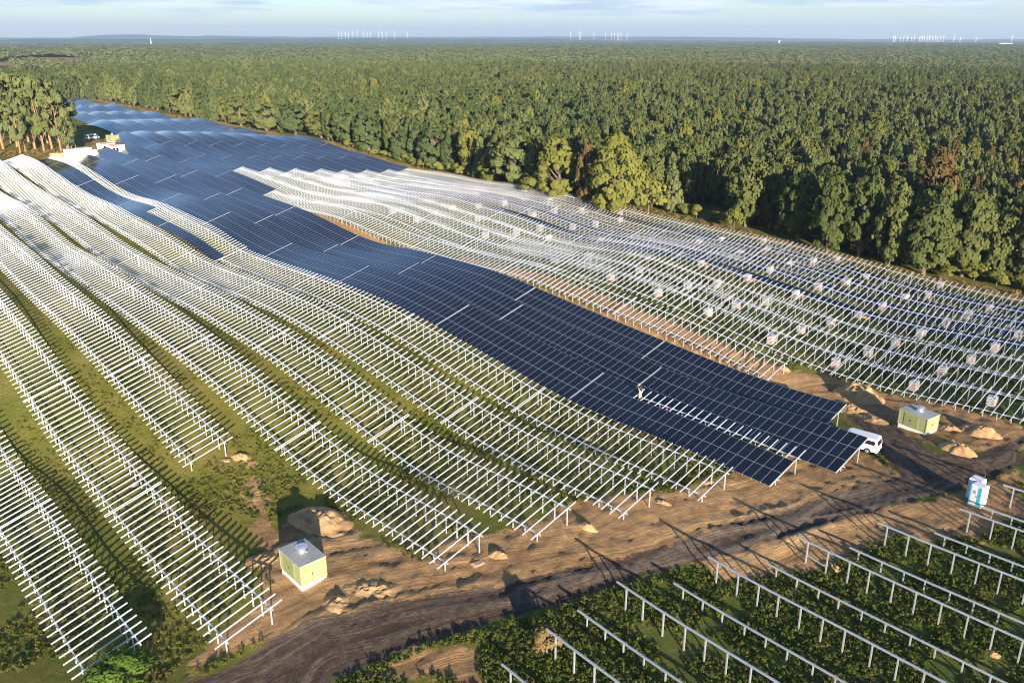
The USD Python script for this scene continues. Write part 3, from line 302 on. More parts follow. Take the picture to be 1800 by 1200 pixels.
for key, nc in NC.items():
    e, wst = EAST[key], WEST[key]
    cuts = [e]; nxt = FIRSTB.get(key, e + 25.3)
    hard = PANELFROM.get(key)
    while nxt < wst - 6:
        if hard and cuts[-1] < hard < nxt + 6: nxt = hard; hard = None
        cuts.append(nxt); nxt = cuts[-1] + 25.3
    cuts.append(wst)
    for j in range(len(cuts) - 1):
        a, b = cuts[j] + (.12 if j else 0), cuts[j + 1] - .12
        mid = (a + b) / 2; o = ORD[min(j + 1, 20)]; f = none; detail = 2 if mid < 175 else 1
        if key[0] == 'L':
            lab = f"bare white mounting rack, {o} from the road in the {WHO[key]} row from left"
            grp = 'bare racks in the left field'
            if key == 'L7' and mid > 150:
                f = lambda k, w: k <= (1 if w > 176 else 0)
                lab = f"half covered rack with blue modules, {o} from the road, seventh row from left"
        elif key[0] == 'P':
            f, grp = everything, 'dark module tables in the middle of the field'
            lab = f"dark module table, {o} from the road in the {WHO[key]} row of the finished block"
            if key == 'P1' and j <= 1:
                f = lambda k, w: k < 2 or w > 56.0
                lab = f"dark module table missing some top modules, {o} from the road in the front row"
        else:
            r = int(key[1])
            if mid > PANELFROM[key]:
                f, grp, detail = everything, 'blue module tables in the far field', 0
                lab = f"blue far module table, {ORD[sum(c >= PANELFROM[key] - .5 for c in cuts[:j + 1])]} from its right end, {ORD[r]} of nine rows"
            else:
                grp = 'racks in the right field'
                if r == 5: f = lambda k, w: k == 0 and 168 < w < 196
                if r >= 6: f = lambda k, w, r=r: k == 0 and w < 214
                lab = f"{'rack with one module row' if r >= 6 else 'bare grey mounting rack'}, {o} from right, {ORD[r]} row behind the dark block"
        table(key, nc, a, b, f, lab, grp, detail)
# the lower right field: rails on posts, nothing on them yet
BROWS = [(33.0, 33.2, 'first'), (40.6, 33.6, 'second'), (48.7, 31.3, 'third'), (56.5, 28.2, 'fourth'), (63.5, 24.9, 'fifth'), (70.8, 21.2, 'sixth'), (78.2, 20.3, 'seventh')]
for n, we, o in BROWS:
    for dn, h0, size, off in ((0, 2.0, 'high', 0), (-3.6, .95, 'low', 1.6)):
        wa, wb = -9.0, we + off * .3
        x0 = np.array([-wb, n + dn, float(G(wb, n + dn))])
        t = thing('rail_on_posts', f"{size} steel rail on {'tall' if size == 'high' else 'short'} posts, the {o} {size} one from the left below the road", 'rail', x0, 0, 'rails on posts in the lower right field')
        wr = np.linspace(wa, wb, 24); zr = Z(wr, n + dn) + h0
        fast('rail', *tubeline(W3(wr, n + dn, zr) - x0, .13, .11), STEEL2, t)
        pw = np.arange(wb - .9, wa, -1.75) + rng.normal(0, .06, len(np.arange(wb - .9, wa, -1.75)))
        for k, wq in enumerate(pw):
            fast('post', *beam(np.array([-wq, n + dn, float(G(wq, n + dn)) - .4]) - x0, np.array([-wq, n + dn, float(np.interp(wq, wr, zr)) - .03]) - x0, .09, .11, (0, 1, 0)), STEEL2, t)
        if size == 'high' and o in ('fourth',):
            fast('brace', *beam(np.array([-pw[0], n + dn, float(G(pw[0], n)) + .75]) - x0, np.array([-pw[1], n + dn, float(G(pw[1], n)) + .55]) - x0, .05, .07), STEEL2, t)
# ---------------------------------------------------------------- vegetation
def quads(c, nrm, size, r):                                          # leaf-sized quads at points c facing roughly nrm, with normals
    n = len(c); a = r.normal(size=(n, 3)); nn = nrm + r.normal(size=(n, 3)) * .55; nn /= np.linalg.norm(nn, axis=1, keepdims=True)
    u = np.cross(nn, a); u /= np.linalg.norm(u, axis=1, keepdims=True); v = np.cross(nn, u)
    s = (size * r.uniform(.6, 1.3, n))[:, None]; u, v = u * s, v * s * .75
    P = np.stack([c - u - v, c + u - v * .6, c + u * .8 + v, c - u * .7 + v * 1.1], 1).reshape(-1, 3)
    i = np.arange(n)[:, None] * 4
    F = np.concatenate([i + [[0, 1, 2]], i + [[0, 2, 3]]])
    N = np.repeat(.75 * nrm + .25 * nn, 4, axis=0); N /= np.linalg.norm(N, axis=1, keepdims=True)
    return P, F, N
def leafmesh(path, parts, m):
    V, F, N, k = [], [], [], 0
    for p, f, n in parts: V.append(p); F.append(f + k); N.append(n); k += len(p)
    g = UsdGeom.Mesh.Define(stage, path); V, F, N = np.vstack(V), np.vstack(F), np.vstack(N)
    g.CreatePointsAttr(Vt.Vec3fArray.FromNumpy(V.astype(np.float32))); g.CreateFaceVertexCountsAttr(Vt.IntArray(len(F), 3)); g.CreateFaceVertexIndicesAttr(Vt.IntArray.FromNumpy(F.astype(np.int32).ravel()))
    g.CreateSubdivisionSchemeAttr('none'); g.CreateNormalsAttr(Vt.Vec3fArray.FromNumpy(N.astype(np.float32))); g.SetNormalsInterpolation('vertex')
    UsdShade.MaterialBindingAPI.Apply(g.GetPrim()).Bind(m)
def unit(r, n):
    d = r.normal(size=(n, 3)); return d / np.linalg.norm(d, axis=1, keepdims=True)
def crown(kind, r, leaves, size):
    """leaf quads of a crown of height 1 (z from its base to 1) and radius about .5; lobes leave gaps between them"""
    lobes = []
    if kind == 'round':
        for k in range(80):
            d = unit(r, 1)[0]; lobes.append((np.array([d[0] * .36, d[1] * .36, .50 + d[2] * .40]), r.uniform(.06, .125)))
    elif kind == 'poplar':
        for k in range(90):
            h = r.uniform(.03, .95); rad = .40 * math.sin(math.pi * min(1, (h + .10) * .92)) ** .7; t = r.uniform(0, 6.283)
            lobes.append((np.array([rad * math.cos(t) * .85, rad * math.sin(t) * .85, h]), r.uniform(.05, .10)))
    elif kind == 'cone':
        for k in range(70):
            h = 1 - r.uniform(0, 1) ** .62 * .96; rad = (1 - h) * .42 + .03; t = k * 2.4 + r.uniform(-.4, .4)
            lobes.append((np.array([rad * math.cos(t), rad * math.sin(t), h - .03]), .03 + .075 * (1 - h) + r.uniform(0, .025)))
    elif kind == 'pine':
        for k in range(26):
            h = r.uniform(.15, .95); rad = .42 * math.sin(math.pi * min(1, h * .9)) ** .8; t = k * 2.4 + r.uniform(-.5, .5)
            lobes.append((np.array([rad * math.cos(t), rad * math.sin(t), h]), r.uniform(.10, .17)))
    elif kind == 'shrub':
        for k in range(14):
            d = unit(r, 1)[0]; lobes.append((np.array([d[0] * .34, d[1] * .34, .35 + abs(d[2]) * .38]), r.uniform(.14, .22)))
    out = []
    for c, q in lobes:
        d = unit(r, max(6, int(leaves / len(lobes)))); d[:, 2] = np.where(d[:, 2] < -.35, -d[:, 2], d[:, 2])
        rr = q * r.uniform(.5, 1.25, len(d))[:, None]
        p = c + d * rr * [1, 1, .8 if kind != 'pine' else .5]
        ctr = np.array([0, 0, .42 if kind != 'pine' else .5]); o = p - ctr; o /= np.linalg.norm(o, axis=1, keepdims=True)
        nn = d * .7 + o * .5 + [0, 0, .15]; nn /= np.linalg.norm(nn, axis=1, keepdims=True)
        out.append(quads(p, nn, size, r))
    return out, lobes
def trunk_mesh(r, h, rad, lobes, H, Rr, base):
    parts = []
    def tube(a, b, r0, r1, n=6):
        a, b = np.asarray(a, float), np.asarray(b, float); d = (b - a) / np.linalg.norm(b - a); s = np.cross(d, [.3, .8, .2]); s /= np.linalg.norm(s); u = np.cross(d, s); t = np.arange(n) * 2 * math.pi / n
        ring = np.cos(t)[:, None] * s + np.sin(t)[:, None] * u
        v = np.vstack([a + ring * r0, b + ring * r1]); f = []
        for i in range(n): j = (i + 1) % n; f += [[i, j, n + j], [i, n + j, n + i]]
        return v, np.array(f, np.int32)
    x = np.cumsum(np.vstack([[0, 0, 0], r.normal(0, .012 * H, (4, 3)) * [1, 1, 0]]), 0); zz = np.linspace(-.4, h, 5)
    P = np.stack([x[:, 0], x[:, 1], zz], 1)
    for i in range(4): parts.append(tube(P[i], P[i + 1], rad * (1 - .19 * i), rad * (1 - .19 * (i + 1))))
    for c, q in lobes[::3]:
        e = np.array([c[0] * Rr * 2, c[1] * Rr * 2, base + c[2] * (H - base)]); s0 = np.array([0, 0, max(base * .7, e[2] - .25 * H)])
        parts.append(tube(s0, s0 + (e - s0) * .9, rad * .3, rad * .08, 4))
    return join(parts)
SHAPES = {}
def tree_class(key, kind, mname, H, R, base, leaves, size, seed, bark=None):
    """an abstract tree, H tall, crown radius R starting at base; trees are references to it"""
    r = np.random.default_rng(seed); p = f'/World/tree_kinds/{key}'
    stage.CreateClassPrim(p)
    parts, lobes = crown(kind, r, leaves, size / (2 * R))
    S = np.array([2 * R, 2 * R, H - base])
    parts = [(v * S + [0, 0, base], f, n) for v, f, n in parts]
    g = usdkit.mesh(stage, p + '/trunk', trunk_mesh(r, base + (H - base) * .75, .018 * H + .06, lobes, H, R, base), bark or BARK)
    leafmesh(p + '/crown', parts, LEAF[mname]); SHAPES[key] = (H, R)
stage.CreateClassPrim('/World/tree_kinds')
for i in range(3):
    tree_class(f'pale_{i}', 'cone', 'pine', 14, 3.1, .8, 3200, .30, 10 + i)
    tree_class(f'broad_{i}', 'round', ['oak', 'dark', 'pale'][i], 16, 4.9, .5, 5200, .31, 20 + i)
    tree_class(f'oak_{i}', 'round', 'oak', 16, 4.6, .6, 6000, .29, 30 + i)
    tree_class(f'tall_{i}', 'poplar', ['dark', 'oak', 'yellow'][i], 18, 4.4, .5, 6000, .29, 40 + i)
    tree_class(f'scots_{i}', 'pine', 'pine', 21, 4.6, 3.6, 4200, .36, 50 + i, BARKP)
for i in range(2):
    tree_class(f'gold_{i}', 'poplar', 'yellow', 18, 5.6, .3, 8200, .28, 60 + i)
    tree_class(f'birch_{i}', 'round', 'yellow', 14, 3.0, 1.0, 3200, .26, 70 + i, WOOD)
    tree_class(f'rust_{i}', 'poplar', 'brown', 15, 3.4, .6, 3800, .27, 80 + i)
    tree_class(f'dark_{i}', 'poplar', 'dark', 16, 3.6, .4, 5200, .28, 90 + i)
tree_class('shrub', 'shrub', 'yellow', 4, 2.6, .1, 2600, .22, 95)
tree_class('bright_bush', 'shrub', 'bush', 3, 2.2, .05, 4200, .12, 96)
tree_class('straw_bush', 'shrub', 'straw', 2.2, 1.1, .05, 2600, .085, 97)
def plant(name, key, w, n, h, rad, label, cat, group=None, rot=None):
    H, R = SHAPES[key]
    t = thing(name, label, cat, (-w, n, float(G(w, n)) - .1), rng.uniform(0, 360) if rot is None else rot, group)
    x = UsdGeom.Xform(t); x.AddScaleOp().Set(Gf.Vec3f(rad / R, rad / R, h / H))
    t.GetReferences().AddInternalReference(f'/World/tree_kinds/{key}'); t.SetInstanceable(True)
    return t
def by_pixel(bx, by, top, wid, name, key, label, cat='tree', group=None):   # read off the photograph: foot, top and crown width in pixels
    p = at(bx, by); r = ray(bx, top); d = np.linalg.norm(p[:2]); ztop = EYE + r[2] * d / np.linalg.norm(r[:2])
    plant(name, key, p[0], p[1], max(1.2, ztop - float(Z(p[0], p[1]))), wid * np.linalg.norm(p - [0, 0, EYE]) / FPX / 2, label, cat, group)
    taken.append((p[0], p[1], wid * np.linalg.norm(p - [0, 0, EYE]) / FPX / 2))
taken = []
for a in [(1082, 374, 238, 118, 'poplar_tree', 'gold_0', 'largest yellow-green poplar at the forest edge, catching the sun'), (978, 350, 240, 88, 'poplar_tree', 'gold_1', 'dense yellow-green poplar left of the rust-brown tree at the edge'),
          (1030, 362, 252, 46, 'autumn_tree', 'rust_0', 'narrow rust-brown tree squeezed between two yellow-green poplars'), (1138, 378, 303, 66, 'leafy_bush', 'shrub', 'rounded olive bush at the foot of the big poplar'), (935, 345, 306, 40, 'leafy_bush', 'shrub', 'low olive bush in front of the left poplar'),
          (905, 332, 236, 92, 'broad_tree', 'broad_2', 'broad light green tree left of the yellow poplars'), (866, 322, 262, 62, 'broad_tree', 'gold_0', 'smaller yellow-green tree with a round head beside the meadow strip'),
          (826, 308, 222, 46, 'birch_tree', 'birch_0', 'slender yellowing birch with pale stem in the tree edge'), (764, 296, 224, 70, 'dark_tree', 'dark_0', 'dense dark green tree right of the tall narrow one'), (790, 300, 240, 36, 'dark_tree', 'dark_1', 'narrow dark green tree beside the yellowing birch'),
          (704, 282, 230, 40, 'dark_tree', 'dark_1', 'narrow dark green tree standing alone in the tree edge'), (732, 262, 193, 48, 'pale_tree', 'birch_1', 'pale thinning tree behind the dark edge trees'), (650, 268, 192, 66, 'dark_tree', 'dark_0', 'tall dark green tree behind the end of the blue tables'),
          (612, 256, 186, 60, 'broad_tree', 'broad_1', 'round green tree above the corner of the blue tables'), (565, 243, 186, 58, 'broad_tree', 'broad_0', 'broad olive tree beyond the blue tables, third left of the corner'), (520, 237, 178, 60, 'broad_tree', 'broad_1', 'bushy green tree behind the crest of blue tables'),
          (470, 232, 176, 56, 'broad_tree', 'broad_2', 'light green tree behind the crest of blue tables'), (425, 222, 166, 56, 'broad_tree', 'broad_0', 'yellowish round tree with a bare twig on its left'), (372, 208, 160, 54, 'broad_tree', 'broad_1', 'darker round tree left of the yellowish one'), (325, 200, 152, 56, 'broad_tree', 'broad_2', 'round green tree over the bare patch beside the tables'),
          (1310, 398, 268, 82, 'oak_tree', 'oak_0', 'dark oak right of the black gap in the forest edge'), (1352, 402, 300, 50, 'oak_tree', 'oak_2', 'small oak with light leaves between two larger oaks'), (1400, 424, 296, 74, 'oak_tree', 'oak_1', 'big oak in the middle of the shaded forest edge'), (1452, 446, 300, 70, 'oak_tree', 'tall_1', 'leaning green tree above the dry grass at the right edge'),
          (1508, 452, 308, 74, 'oak_tree', 'oak_2', 'bright green oak catching light in the right tree edge'), (1560, 470, 330, 60, 'oak_tree', 'oak_0', 'shaded oak behind the bright green one'), (1622, 482, 345, 92, 'oak_tree', 'oak_1', 'large leafy oak nearest the right rack rows'), (1690, 486, 330, 78, 'oak_tree', 'oak_2', 'tall oak with dark hollow beside it at right'),
          (1745, 492, 372, 60, 'oak_tree', 'oak_0', 'low spreading oak second from the right border'), (1795, 500, 380, 70, 'oak_tree', 'oak_1', 'sunlit oak cut by the right border'), (1556, 420, 300, 44, 'autumn_tree', 'rust_1', 'small orange-brown tree behind the right edge oaks'), (1632, 420, 262, 74, 'autumn_tree', 'rust_0', 'large rust-orange tree rising behind the right edge oaks'),
          (1216, 330, 258, 60, 'oak_tree', 'oak_2', 'oak standing over the dark hollow in the edge'), (1268, 345, 262, 60, 'autumn_tree', 'rust_1', 'brownish tree behind the dark hollow'), (1290, 408, 360, 30, 'leafy_bush', 'shrub', 'small green bush on the dry grass right of the hollow'), (1660, 478, 430, 46, 'leafy_bush', 'shrub', 'yellowing bush on the meadow at the right edge')]:
    by_pixel(*a)
for k, (bx, by, top, wid) in enumerate(sorted([(6, 262, 150, 44), (30, 258, 132, 50), (45, 268, 160, 36), (62, 262, 138, 48), (78, 266, 150, 40), (92, 262, 142, 44), (108, 268, 168, 34), (120, 258, 172, 40), (20, 252, 140, 46), (50, 250, 134, 44), (84, 252, 150, 40), (104, 250, 160, 38), (-14, 258, 135, 50), (122, 270, 205, 26), (36, 272, 190, 30), (70, 250, 140, 44)])):
    by_pixel(bx, by, top, wid * .9, 'pine_tree', f'scots_{k % 3}', f"tall orange-stemmed pine in the pine stand at the left, {ORD[k + 1]} from the left border", 'pine')
# undergrowth along the edge
k = 0
for w in np.arange(40, 290, 4.3):
    n = float(np.interp(w, [0, 45, 70, 100, 125, 150, 200, 240, 300], [178, 172, 171, 173, 171, 170.5, 168, 171, 171])) + rng.uniform(-1.2, 2.5); h = rng.uniform(2.2, 4.5)
    if min(np.hypot(w - a, n - b) for a, b, _ in taken) < 2.2: continue
    plant('edge_shrub', ['shrub', 'shrub'][k % 2], w, n, h, rng.uniform(1.6, 2.8), 'low olive shrub in the undergrowth along the foot of the forest edge', 'shrub', 'shrubs along the forest edge'); k += 1
# the forest: the 300 nearest trees are things, the rest one mass
def inforest(w, n):
    edge = np.interp(w, [-200, 0, 45, 70, 100, 125, 150, 200, 240, 300, 600, 601, 5000], [182, 180, 174, 171, 174, 172, 169, 168, 172, 172, 174, -900, -900])
    f = n > edge
    f |= (w > 430) & (n < 92 - 0 * w) & (w * 0 + 1 > 0)
    f |= (w > 318) & (n < 62)
    clear = ((((w - 1340) / 450) ** 2 + ((n - .24 * w) / 125) ** 2) < 1) & (meshkit.fbm(np.stack([w * .006, n * .012, w * 0], 1)) < .60)
    hw = at(1236, 378); clear |= np.hypot(w - hw[0], n - hw[1] - 4) < 9
    return f & ~clear
cand = []
step = 4.4
for k in range(1):
    gx, gy = np.meshgrid(np.arange(-40, 1080, step), np.arange(-20, 1080, step)); w, n = gx.ravel() + rng.uniform(-1.9, 1.9, gx.size), gy.ravel() + rng.uniform(-1.9, 1.9, gx.size)
    rr, th = np.hypot(w, n), np.degrees(np.arctan2(n, w)); ok = (rr < 1060) & (th > 8) & (th < 76) & inforest(w, n); cand.append(np.stack([w[ok], n[ok]], 1))
P = np.vstack(cand); tk = np.array(taken)
dd = np.sqrt(((P[:, None] - tk[None, :, :2]) ** 2).sum(-1)) - tk[None, :, 2] * .8; P = P[dd.min(1) > 1.2]
P = P[np.argsort(np.hypot(P[:, 0], P[:, 1]))]
wood = meshkit.fbm(np.stack([P[:, 0] * .012, P[:, 1] * .012, P[:, 0] * 0], 1)); leafy = (P[:, 0] > 210) & (P[:, 1] < 300 + P[:, 0] * .12)
NAMES = {'pale': ('pine_tree', 'pale green pine in the dense forest', 'pine', 'pines close behind the forest edge'), 'oak': ('broad_tree', 'green broadleaf tree in the dense forest', 'tree', 'broadleaf trees close behind the forest edge'),
         'rust': ('autumn_tree', 'rust-brown tree among green ones', 'tree', 'brown trees close behind the forest edge')}
def pick(i):
    u = rng.uniform()
    if leafy[i]: return ('broad_%d' % rng.integers(3)) if u < .80 else ('dark_%d' % rng.integers(2) if u < .97 else 'gold_%d' % rng.integers(2))
    if P[i, 1] < 205 and u < .55: return 'oak_%d' % rng.integers(3)
    if u < .012 + .08 * (wood[i] > .62): return 'rust_%d' % rng.integers(2)
    if u < .16: return 'oak_%d' % rng.integers(3)
    if u < .26: return 'tall_%d' % rng.integers(3)
    return 'pale_%d' % rng.integers(3)
def col(w, n):
    a = math.radians(-42) + math.atan2(n, w); return 900 + 1572.7 * math.tan(a)
INDIV = 240
inst = []
for i in range(len(P)):
    key = pick(i); H, R = SHAPES[key]
    if key[:4] == 'pale': h, rad = rng.normal(12.2, 1.3), rng.uniform(2.2, 2.9)
    elif key[:4] == 'rust': h, rad = rng.normal(11.5, 1.2), rng.uniform(1.9, 2.7)
    else: h, rad = rng.normal(12.8, 1.4), rng.uniform(2.7, 3.9)
    if leafy[i]: h *= 1.05
    if i < INDIV:
        nm = NAMES['rust' if key[:4] == 'rust' else 'pale' if key[:4] == 'pale' else 'oak']
        cx = col(P[i, 0], P[i, 1])
        zone = 'behind the blue tables' if cx < 720 else 'behind the yellow poplars' if cx < 1170 else 'around the dark hollow' if cx < 1330 else 'behind the shaded oaks' if cx < 1560 else 'near the right border'
        plant(nm[0], key, P[i, 0], P[i, 1], h, rad, f'{nm[1]} {zone}', nm[2], f'{nm[3]} {zone}')
    else: inst.append((key, P[i, 0], P[i, 1], h, rad))
# far off: patches of canopy, each a handful of tops
def clump(path, seed, m):
    r = np.random.default_rng(seed); parts = []
    for k in range(16):
        x, y = r.uniform(-.5, .5, 2); h = r.uniform(.70, 1.0); q = r.uniform(.10, .15)
        d = unit(r, 34); d[:, 2] = np.abs(d[:, 2]); p = np.array([x, y, 0]) + d * [q, q, 1] * r.uniform(.7, 1.1, 34)[:, None] * [1, 1, .45 * h] + [0, 0, .55 * h]
        nn = d + [0, 0, .2]; nn /= np.linalg.norm(nn, axis=1, keepdims=True)
        pq, f, n2 = quads(p, nn, .04, r)
        parts.append((pq, f, n2))
    leafmesh(path, parts, m)
fp = '/World/forest'; pi = UsdGeom.PointInstancer.Define(stage, fp); say(pi.GetPrim(), 'endless green forest of pines and broadleaf trees reaching to the horizon', 'forest', None, 'stuff')
keys = sorted(set(k for k, *_ in inst)); protos = []
UsdGeom.Scope.Define(stage, fp + '/kinds')
low = {}
for k in keys:
    q = f'{fp}/kinds/{k}'; x = UsdGeom.Xform.Define(stage, q); x.GetPrim().GetReferences().AddInternalReference(f'/World/tree_kinds/{k}'); protos.append(q)
for k in range(4):
    UsdGeom.Xform.Define(stage, f'{fp}/kinds/canopy_{k}'); clump(f'{fp}/kinds/canopy_{k}/crown', 300 + k, LEAF['far']); protos.append(f'{fp}/kinds/canopy_{k}')
pos, sc, idx, yaw = [], [], [], []
for k, w, n, h, rad in inst:
    H, R = SHAPES[k]; pos.append((-w, n, float(Z(w, n)) - .2)); sc.append((rad / R, rad / R, h / H)); idx.append(keys.index(k)); yaw.append(rng.uniform(0, 360))
r0 = 1045.0
while r0 < 7000:
    s = max(14.0, r0 * .0135); th = np.radians(np.arange(8.5, 75.5, math.degrees(s / r0))); th = th + rng.uniform(-.35, .35, len(th)) * s / r0; rq = r0 + rng.uniform(-.4, .4, len(th)) * s
    w, n = rq * np.cos(th), rq * np.sin(th); ok = inforest(w, n); zz = Z(w, n)
    for a, b, z in zip(w[ok], n[ok], zz[ok]):
        q = s * rng.uniform(1.25, 1.6); pos.append((-a, b, z - .5)); sc.append((q, q, rng.normal(14.5, 1.0))); idx.append(len(keys) + int(rng.integers(4))); yaw.append(rng.uniform(0, 360))
    r0 += s * .9
def fill(pi, protos, pos, sc, idx, yaw):
    pi.CreatePrototypesRel().SetTargets([Sdf.Path(p) for p in protos])
    pi.CreatePositionsAttr(Vt.Vec3fArray.FromNumpy(np.array(pos, np.float32))); pi.CreateScalesAttr(Vt.Vec3fArray.FromNumpy(np.array(sc, np.float32))); pi.CreateProtoIndicesAttr(Vt.IntArray.FromNumpy(np.array(idx, np.int32)))
    a = np.radians(np.array(yaw)) / 2; pi.CreateOrientationsAttr(Vt.QuathArray([Gf.Quath(float(c), 0, 0, float(s)) for c, s in zip(np.cos(a), np.sin(a))]))
fill(pi, protos, pos, sc, idx, yaw)
# weeds and grass tufts on the field
def tufts(name, label, mats, n, region, size, seed, broad, cat):
    r = np.random.default_rng(seed); path = '/World/' + name; pi = UsdGeom.PointInstancer.Define(stage, path); say(pi.GetPrim(), label, cat, None, 'stuff'); UsdGeom.Scope.Define(stage, path + '/kinds'); protos = []
    for k in range(6):
        q = f'{path}/kinds/tuft_{k}'; UsdGeom.Xform.Define(stage, q); m = 22
        th = r.uniform(0, 6.28, m); rad = r.uniform(.05, .5, m); c = np.stack([np.cos(th) * rad, np.sin(th) * rad, r.uniform(.15, .8, m) if broad else r.uniform(.2, .6, m)], 1)
        nn = np.stack([np.cos(th) * .5, np.sin(th) * .5, np.full(m, .8)], 1); nn /= np.linalg.norm(nn, axis=1, keepdims=True)
        leafmesh(q + '/leaf', [quads(c, nn, .15 if broad else .12, r)], LEAF[mats[k % len(mats)]]); protos.append(q)
    w, nn_ = region(r, n); ok = ~(shapely.contains(keepoff, shapely.points(w, nn_))); w, nn_ = w[ok], nn_[ok]
    z = G(w, nn_); s = size * r.uniform(.5, 1.4, len(w))
    fill(pi, protos, np.stack([-w, nn_, z - .03], 1), np.stack([s, s, s * r.uniform(.6, 1.1, len(w))], 1), r.integers(0, 6, len(w)), r.uniform(0, 360, len(w)))
keepoff = shapely.union_all([ROAD.buffer(.4), SOIL.buffer(-.5)])
def lowfield(r, n):
    w, k = r.uniform(-9, 43, n), r.uniform(18, 84, n); f = meshkit.fbm(np.stack([w * .4, k * .4, w * 0], 1)); s = (f > .36) & (np.hypot(w, k) > 20); return w[s], k[s]
def leftfield(r, n):
    w, k = r.uniform(38, 125, n), r.uniform(3, 66, n); f = meshkit.fbm(np.stack([w * .25, k * .25, w * 0 + 3], 1)); s = (f > .5) & (r.uniform(size=n) < np.clip((130 - w) / 70, 0, 1)); return w[s], k[s]
def rightfield(r, n):
    w, k = r.uniform(12, 120, n), r.uniform(94, 162, n); f = meshkit.fbm(np.stack([w * .3, k * .3, w * 0 + 5], 1)); s = f > .48; return w[s], k[s]
tufts('field_weeds', 'dark green leafy weeds covering the lower right field', ['weed', 'grass', 'weed'], 70000, lowfield, .30, 1, True, 'weeds')
tufts('meadow_grass', 'short yellowish green grass between the left rack rows', ['grass', 'weed', 'grass'], 36000, leftfield, .36, 2, False, 'grass')
tufts('rough_grass', 'rough green growth under the right rack rows', ['weed', 'weed', 'oak'], 26000, rightfield, .6, 3, True, 'grass')
def verge(r, n):
    k = r.uniform(0, 1, n) * DRY.geoms[0].length if hasattr(DRY, 'geoms') else None
    b = DRY.bounds; w, q = r.uniform(b[0], b[2], n), r.uniform(b[1], b[3], n); s = shapely.contains(DRY, shapely.points(w, q)); return w[s], q[s]
tufts('dry_grass', 'tall dry golden grass along the forest edge', ['straw', 'straw', 'grass'], 90000, verge, .9, 4, False, 'grass')
by_pixel(215, 1208, 1150, 100, 'bright_bush', 'bright_bush', 'bright green bush at the lower left border beside the first rack', 'bush')
by_pixel(962, 1150, 1096, 46, 'dry_bush', 'straw_bush', 'tall clump of beige dry stalks right of the road', 'bush')
# ---------------------------------------------------------------- transformer stations
def station(w, n, z, yaw, label, L=3.3, D=2.2, H=2.15, sign=True, base=.42):
    t = thing('transformer_station', label, 'transformer station', (-w, n, z), yaw, 'transformer stations')
    a, b = L / 2, D / 2
    obj('base', cbox(-a + .03, a - .03, -b + .03, b - .03, -.9, base, .02), CONC, t, 30)
    obj('wall', cbox(-a, a, -b, b, base, H, .025), GREENP, t, 30)
    obj('roof', manifold3d.Manifold.batch_hull([cbox(-a - .07, a + .07, -b - .07, b + .07, H, H + .09, .015), manifold3d.Manifold.cube([L - .3, .05, .15]).translate([-a + .15, -.025, H])]), ROOFG, t, 20)
    lv = obj('louvre_door', box(-a * .62, a * .40, -b - .03, -b - .004, base + .12, H - .12), GREEND, t)
    for k in range(11):
        z0 = base + .2 + k * (H - base - .4) / 10.5
        fast('slat', *beam((-a * .59, -b - .045, z0), (a * .37, -b - .045, z0), .03, .035, (0, -.6, .8)), GREEND, lv)
    obj('handle', cbox(-.20, -.14, -b - .10, -b - .06, base + .75, base + .92, .01), BLACK, lv, 30)
    for s in (-1, 1):
        d = obj('door', box(a + .004, a + .028, min(0, s * b * .9) + .012, max(0, s * b * .9) - .012, base + .06, H - .08), GREENP, t)
        if s < 0: obj('handle', cbox(a + .04, a + .08, -.16, -.11, base + .7, base + .95, .01), BLACK, d, 30)
        for zz in (base + .3, H - .35): obj('hinge', cbox(a + .03, a + .055, s * b * .88 - .03, s * b * .88 + .03, zz, zz + .12, .008), GREEND, d, 30)
    for x in (-a + .02, a - .02):
        for y in (-b + .02, b - .02): obj('corner_trim', box(x - .05, x + .05, y - .05, y + .05, base + .01, H - .01), GREENP, t)
    if sign:
        sg = manifold3d.Manifold.extrude(manifold3d.CrossSection([[(-.17, -.14), (.17, -.14), (0, .17)]]), .012).rotate([90, 0, 90]).translate([a + .03, -b * .55, H - .38])
        sp = obj('warning_sign', sg, YELLOW, t)
        bolt = manifold3d.Manifold.extrude(manifold3d.CrossSection([[(.02, .09), (-.04, -.01), (0, -.01), (-.02, -.10), (.045, .02), (.005, .02)]]), .006).rotate([90, 0, 90]).translate([a + .043, -b * .55, H - .38])
        obj('bolt_mark', bolt, BLACK, sp)
    v = obj('roof_vent', cbox(-.33, .33, -.33, .33, H + .12, H + .22, .02), ALU, t, 30)
    obj('vent_pipe', trimesh.creation.cylinder(.30, .34, sections=24, transform=trimesh.transformations.translation_matrix([0, 0, H + .38])), ALU, v, 40)
    obj('vent_cap', manifold3d.Manifold.revolve(manifold3d.CrossSection([[(0, 0), (.46, 0), (.47, .05), (.36, .16), (.15, .22), (0, .23)]]), 32).translate([0, 0, H + .54]), ALU, v, 40)
    return t
station(52.85, 25.5, float(Z(52.9, 25.5)) - .05, 0, 'pale green transformer station with yellow warning sign, nearest in front at left')
c9, s9 = math.cos(math.radians(9)), math.sin(math.radians(9)); q0 = at(1626, 765)
station(q0[0] + 1.65 * c9 - 1.1 * s9, q0[1] + 1.65 * s9 + 1.1 * c9, q0[2] - .1, -9, 'pale green transformer station behind the white van between sand heaps', H=1.95, base=.30, sign=False)
p = at(199, 249); station(p[0], p[1], p[2] - .2, 20, 'small pale green transformer station far back between white van and white cabins', sign=False)
